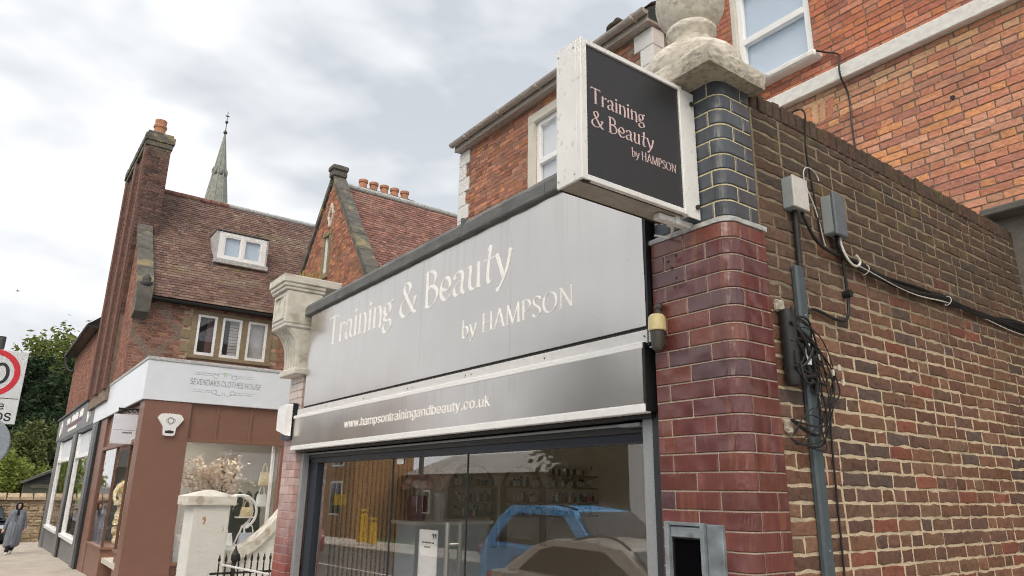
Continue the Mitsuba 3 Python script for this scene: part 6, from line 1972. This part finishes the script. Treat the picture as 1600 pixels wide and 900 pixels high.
tree('shrub', 'yellow green shrub over the stone wall', (1.0, 43, -1), (1.1, 43, 1.9), (1.3, 1.0, 1.25), 150, 36, .16, .085, 'm_leaf_bush', 88, trunk=.06, cat_='shrub')
tree('shrub', 'bright shrub behind the shed roof edge', (2.4, 44, -1), (2.3, 44, 1.6), (.9, .8, 1.1), 90, 34, .15, .085, 'm_leaf_bush', 89, trunk=.05, cat_='shrub')

# ================================================================== CHURCH SPIRE, BIRD
sp = thing('church_spire', 'slender grey church spire with a cross finial beyond the tiled roof', 'spire')
SXp, SYp = 16.52, 80.0
apex, zb, rb = 41.7, 24.0, 2.42
oct_ = [(SXp + rb * math.cos(math.pi / 8 + k_ * math.pi / 4), SYp + rb * math.sin(math.pi / 8 + k_ * math.pi / 4), zb) for k_ in range(8)]
part(sp, 'cone', hull(oct_ + [(SXp, SYp, apex)]), 'm_spire')
for k_ in range(8):
    part(sp, 'rib', tube([oct_[k_], (SXp, SYp, apex)], [.10, .04], 6), 'm_spire')
for zz in (36.0,):
    rad = rb * (apex - zz) / (apex - zb)
    part(sp, 'band', lathe([(rad * .9, zz), (rad * 1.04, zz), (rad * .99, zz + .2), (rad * .9, zz + .2)], (SXp, SYp, 0), 8), 'm_slate')
    for k_ in range(8):
        a = k_ * math.pi / 4
        part(sp, 'lucarne', hull([(SXp + rad * 1.02 * math.cos(a) + dx_, SYp + rad * 1.02 * math.sin(a) + dy_, z_) for dx_ in (-.07, .07) for dy_ in (-.07, .07) for z_ in (zz + .3, zz + .7)] + [(SXp + rad * .9 * math.cos(a), SYp + rad * .9 * math.sin(a), zz + 1.2)]), 'm_spire')
part(sp, 'finial', lathe([(0, apex - .4), (.16, apex - .3), (.24, apex - .1), (.12, apex + .05), (.05, apex + .2), (.04, apex + 1.0), (.17, apex + 1.15), (.17, apex + 1.3), (.04, apex + 1.4), (.03, apex + 2.6), (0, apex + 2.6)], (SXp, SYp, 0), 10), 'm_slate')
part(sp, 'cross', box(SXp - .22, SXp + .22, SYp - .04, SYp + .04, apex + 1.95, apex + 2.07), 'm_slate')
part(sp, 'tower', box(SXp - 2.6, SXp + 2.6, SYp - 2.6, SYp + 2.6, -2, zb), 'm_spire')
bd = thing('bird', 'small dark bird flying in the sky at the left', 'bird')
bm = body([((.174 - .07, 60, 14.99), .035, (.174 + .07, 60, 15.01), .02), ((.174 + .06, 60, 15.01), .03, (.174 + .11, 60, 15.02), .02)], .03, 3)
part(bd, 'body', bm, 'm_bird', True)
for s in (-1, 1):
    part(bd, 'wing', hull([(.12, 60 + s * .03, 15.01), (.20, 60 + s * .03, 15.01), (.12, 60 + s * .20, 15.06), (.16, 60 + s * .20, 15.06), (.15, 60 + s * .20, 15.05), (.16, 60 + s * .03, 15.0)]), 'm_bird')
part(bd, 'tail', hull([(.02, 60 - .04, 14.99), (.02, 60 + .04, 14.99), (.07, 60, 15.0), (.05, 60, 14.975)]), 'm_bird')

# ================================================================== ACROSS THE ROAD (seen in the shop windows)
def car(key, x, y, zg, L, Wd, H, paint, facing, style):
    """built along +y from its tail at 0 to its nose at L, then placed; facing = -1: the nose looks to -y"""
    if style == 'suv':
        prof = [(.0, .42), (.02, .80), (.08, 1.02), (.30, 1.10), (L - 1.15, 1.06), (L - .25, .88), (L - .03, .70), (L, .42), (L - .1, .22), (.1, .22)]
        cab = [(.12, 1.08), (.42, 1.50), (.75, H - .02), (1.6, H), (2.35, H - .06), (3.15, 1.08)]
        glass = [(.55, 1.13), (.75, 1.42), (1.0, H - .13), (2.2, H - .15), (2.85, 1.12)]
    else:
        prof = [(.0, .40), (.02, .78), (.15, .92), (.9, .94), (L - 1.25, .90), (L - .25, .76), (L - .02, .60), (L, .40), (L - .1, .20), (.1, .20)]
        cab = [(.35, .92), (.85, H - .10), (1.25, H), (2.1, H), (2.45, H - .05), (3.25, .91)]
        glass = [(.75, .97), (1.05, H - .14), (1.30, H - .08), (2.2, H - .09), (2.95, .96)]

    def place(m):
        v = np.array(m.vertices)
        yy = v[:, 1] if facing > 0 else L - v[:, 1]
        o = np.c_[v[:, 0] * facing + x, yy + y, v[:, 2] + zg]
        return trimesh.Trimesh(o, m.faces, process=False)

    def taper(m, z0, z1, k):
        v = np.array(m.vertices)
        s = 1 - k * np.clip((v[:, 2] - z0) / (z1 - z0), 0, 1)
        v[:, 0] *= s
        return trimesh.Trimesh(v, m.faces, process=False)

    def shell(pts, hw):
        m = prism(pts, 'x', -hw, hw)
        v, f = trimesh.remesh.subdivide_to_size(m.vertices, m.faces, .14)
        m = trimesh.Trimesh(v, f, process=True)
        # round the flanks in plan and section
        v = np.array(m.vertices)
        e = np.clip(np.minimum(v[:, 1], L - v[:, 1]) / .55, 0, 1)
        v[:, 0] *= .86 + .14 * np.sqrt(e)
        m = trimesh.Trimesh(v, m.faces, process=False)
        trimesh.smoothing.filter_taubin(m, iterations=6)
        return m
    hw = Wd / 2
    zb_ = cab[0][1]
    part(key, 'body', place(shell(prof, hw)), paint, 30)
    part(key, 'cabin', place(taper(shell([(a, b) for a, b in cab], hw * .93), zb_, H, .24)), paint, 30)
    for s in (-1, 1):
        g = prism(glass, 'x', 0, .012)
        v = np.array(g.vertices)
        v[:, 0] = s * (hw * .93 * (1 - .24 * np.clip((v[:, 2] - zb_) / (H - zb_), 0, 1)) + .004 + v[:, 0] - (.0))
        g = trimesh.Trimesh(v, g.faces, process=False)
        part(key, 'side_window', place(g), 'm_car_glass')
        yb = glass[0][0] + (glass[-1][0] - glass[0][0]) * .47
        k_ = .24 * .6
        part(key, 'door_pillar', place(hull([(s * (hw * .93 + .012), yb, zb_ + .03), (s * (hw * .93 + .012), yb + .07, zb_ + .03), (s * (hw * .93 * .78 + .012), yb - .02, H - .12), (s * (hw * .93 * .78 + .012), yb + .05, H - .12), (s * (hw * .93 - .02), yb, zb_ + .03), (s * (hw * .93 * .78 - .02), yb, H - .12)])), 'm_sign_black')
        part(key, 'mirror', place(sphere((s * (hw + .09), glass[-1][0] - .12, zb_ + .05), (.10, .07, .075), 2)), paint, True)
        part(key, 'door_handle', place(box(s * hw - .02, s * hw + .02, 1.55, 1.73, zb_ - .14, zb_ - .11, .006)), paint)
        part(key, 'roof_rail', place(tube(spline([(s * hw * .66, cab[1][0] + .25, H - .05), (s * hw * .66, cab[2][0] + .5, H + .035), (s * hw * .66, cab[3][0] + .3, H + .03), (s * hw * .66, cab[4][0] + .1, H - .05)], 12), .016, 6)), 'm_sign_black')
        for yy in (.78, L - .82):
            w = part(key, 'wheel', place(moved(lathe([(0, -.10), (.28, -.10), (.32, -.07), (.32, .07), (.28, .10), (0, .10)], (0, 0, 0), 24), frame_map((s * (hw - .09), yy, .32), (0, 1, 0), (0, 0, 1), (1, 0, 0)))), 'm_tyre', 30)
            part(w, 'rim', place(moved(lathe([(0, -.012), (.20, -.012), (.20, .012), (0, .02)], (0, 0, 0), 20), frame_map((s * (hw + .012), yy, .32), (0, 1, 0), (0, 0, 1), (1, 0, 0)))), 'm_hub')
        part(key, 'tail_light', place(box(s * hw * .62, s * hw * .90, -.02, .10, zb_ - .22, zb_ - .04, .02)), 'm_lamp_red')
        part(key, 'headlight', place(box(s * hw * .55, s * hw * .88, L - .22, L - .06, .62, .76, .02)), 'm_lamp_clear')
    sc = [(cab[-2][0] + .10, cab[-2][1] - .07), (cab[-1][0] - .10, zb_ + .04)]
    wv = hw * .93
    part(key, 'windscreen', place(hull([(sx * wv * (.70 if k_ == 0 else .90), p[0] + dn * .01 + .03, p[1] + dn * .01 + .045) for k_, p in enumerate(sc) for sx in (-1, 1) for dn in (0, 1)])), 'm_car_glass')
    rc = [(cab[0][0] + .06, zb_ + .08), (cab[1][0] + .05, cab[1][1] - .04)]
    part(key, 'rear_window', place(hull([(sx * wv * (.86 if k_ == 0 else .68), p[0] - dn * .01 - .035, p[1] + dn * .01 + .03) for k_, p in enumerate(rc) for sx in (-1, 1) for dn in (0, 1)])), 'm_car_glass')
    part(key, 'number_plate', place(box(-.26, .26, L - .012, L + .008, .42, .53, .003)), 'm_white_clean')
    part(key, 'rear_plate', place(box(-.26, .26, -.01, .01, .62, .73, .003)), 'm_yellow')
    return key


rzd = -.125
car(thing('car', 'blue five door car seen mirrored in the salon window', 'car'), -2.95, 6.95, gz(9) + rzd + .03, 4.3, 1.78, 1.74, 'm_car_blue', -1, 'suv')
car(thing('car', 'beige car parked at the kerb, its roof mirrored low in the salon window', 'car'), -1.30, 4.5, gz(6) + rzd, 4.1, 1.72, 1.36, 'm_car_beige', -1, 'low')
car(thing('car', 'dark red car seen mirrored at the left of the salon window', 'car'), -3.9, 24.5, gz(26) + rzd, 4.2, 1.76, 1.55, 'm_car_red', -1, 'suv')

car(thing('car', 'dark parked car half hidden behind the walking woman', 'car'), .55, 36.0, gz(38), 4.0, 1.72, 1.45, 'm_navy_frame', -1, 'low')


def far_house(label, x0, x1, y0, y1, h, ridge, wall, roofm, wins, zb_=-1.0):
    k = thing('house', label, 'house')
    part(k, 'wall', box(x0, x1, y0, y1, zb_, h), wall)
    xm = (x0 + x1) / 2
    part(k, 'roof', prism([(x0 - .3, h), (x1 + .3, h), (xm, ridge)], 'y', y0 - .2, y1 + .2), roofm)
    for (a, b, c, d) in wins:
        w = part(k, 'window', box(x1 - .02, x1 + .04, a, b, c, d, .01), 'm_upvc')
        ym = (a + b) / 2
        part(w, 'pane', box(x1 + .041, x1 + .05, a + .1, ym - .04, c + .1, d - .1), 'm_car_glass')
        part(w, 'pane', box(x1 + .041, x1 + .05, ym + .04, b - .1, c + .1, d - .1), 'm_car_glass')
    part(k, 'chimney', box(xm - .4, xm + .4, y0 + .3, y0 + 1.1, h, ridge + .8), wall)
    return k


far_house('ochre brick house across the road, mirrored at the left of the salon window', -14.5, -11, 36.5, 46, 5.0, 6.4, 'm_far_brick', 'm_slate', [(38, 39.6, 3.0, 4.7), (38, 39.6, .4, 2.2), (42.5, 44.1, 3.0, 4.7), (42.5, 44.1, .4, 2.2)])
far_house('second brick house across the road beyond the ochre one', -14.5, -11, 47, 60, 5.0, 6.6, 'm_far_brick', 'm_slate', [(49, 50.4, 3.0, 4.7), (54, 55.4, 3.0, 4.7)], -1.5)
far_house('low dark rendered hall with a pale roof across the road, mirrored in the salon window', -20, -14, 21.6, 36.2, 2.6, 3.75, 'm_far_render', 'm_far_roof', [(33.6, 35.0, .6, 1.8)])
far_house('white shopfront house across the road, mirrored at the right of the salon window', -15, -9.9, 6.5, 15.1, 3.9, 4.9, 'm_white_clean', 'm_slate', [(10.4, 13.9, .3, 2.3), (7.0, 9.6, .3, 2.3)])
tree('street_tree', 'dark leafy tree across the road, mirrored at the right of the salon window', (-12.0, 17.6, 0), (-12.0, 17.6, 4.0), (2.4, 2.3, 2.9), 190, 55, .3, .17, 'm_leaf_dark', 91, trunk=.2)
ff = thing('board_fence', 'long brown board fence across the road', 'fence')
for i in range(40):
    part(ff, 'board', box(-10.3, -10.26, 10 + i * .42, 10.39 + i * .42, -.6, 1.35, .01), 'm_fence')
ys_ = thing('yellow_sign', 'yellow notice board on the fence across the road', 'sign')
part(ys_, 'board', box(-9.75, -9.70, 34.6, 36.0, 1.0, 1.52, .005), 'm_yellow')
part(ys_, 'post', tube([(-9.78, 35.3, -.8), (-9.78, 35.3, 1.5)], .04, 8), 'm_post')
for i, (yy, h) in enumerate(((28.9, 1.25), (27.9, .95))):
    b = thing('grit_bin', ['tall yellow bin on the far pavement', 'short yellow bin on the far pavement'][i], 'bin')
    part(b, 'body', hull([(x, y, z) for x in (-8.3, -8.0) for y in (yy, yy + .34) for z in (-.35, h - .5)] + [(-8.15, yy + .17, h - .35)]), 'm_yellow')
    part(b, 'lid', box(-8.33, -7.97, yy - .03, yy + .37, h - .38, h - .30, .02), 'm_yellow')
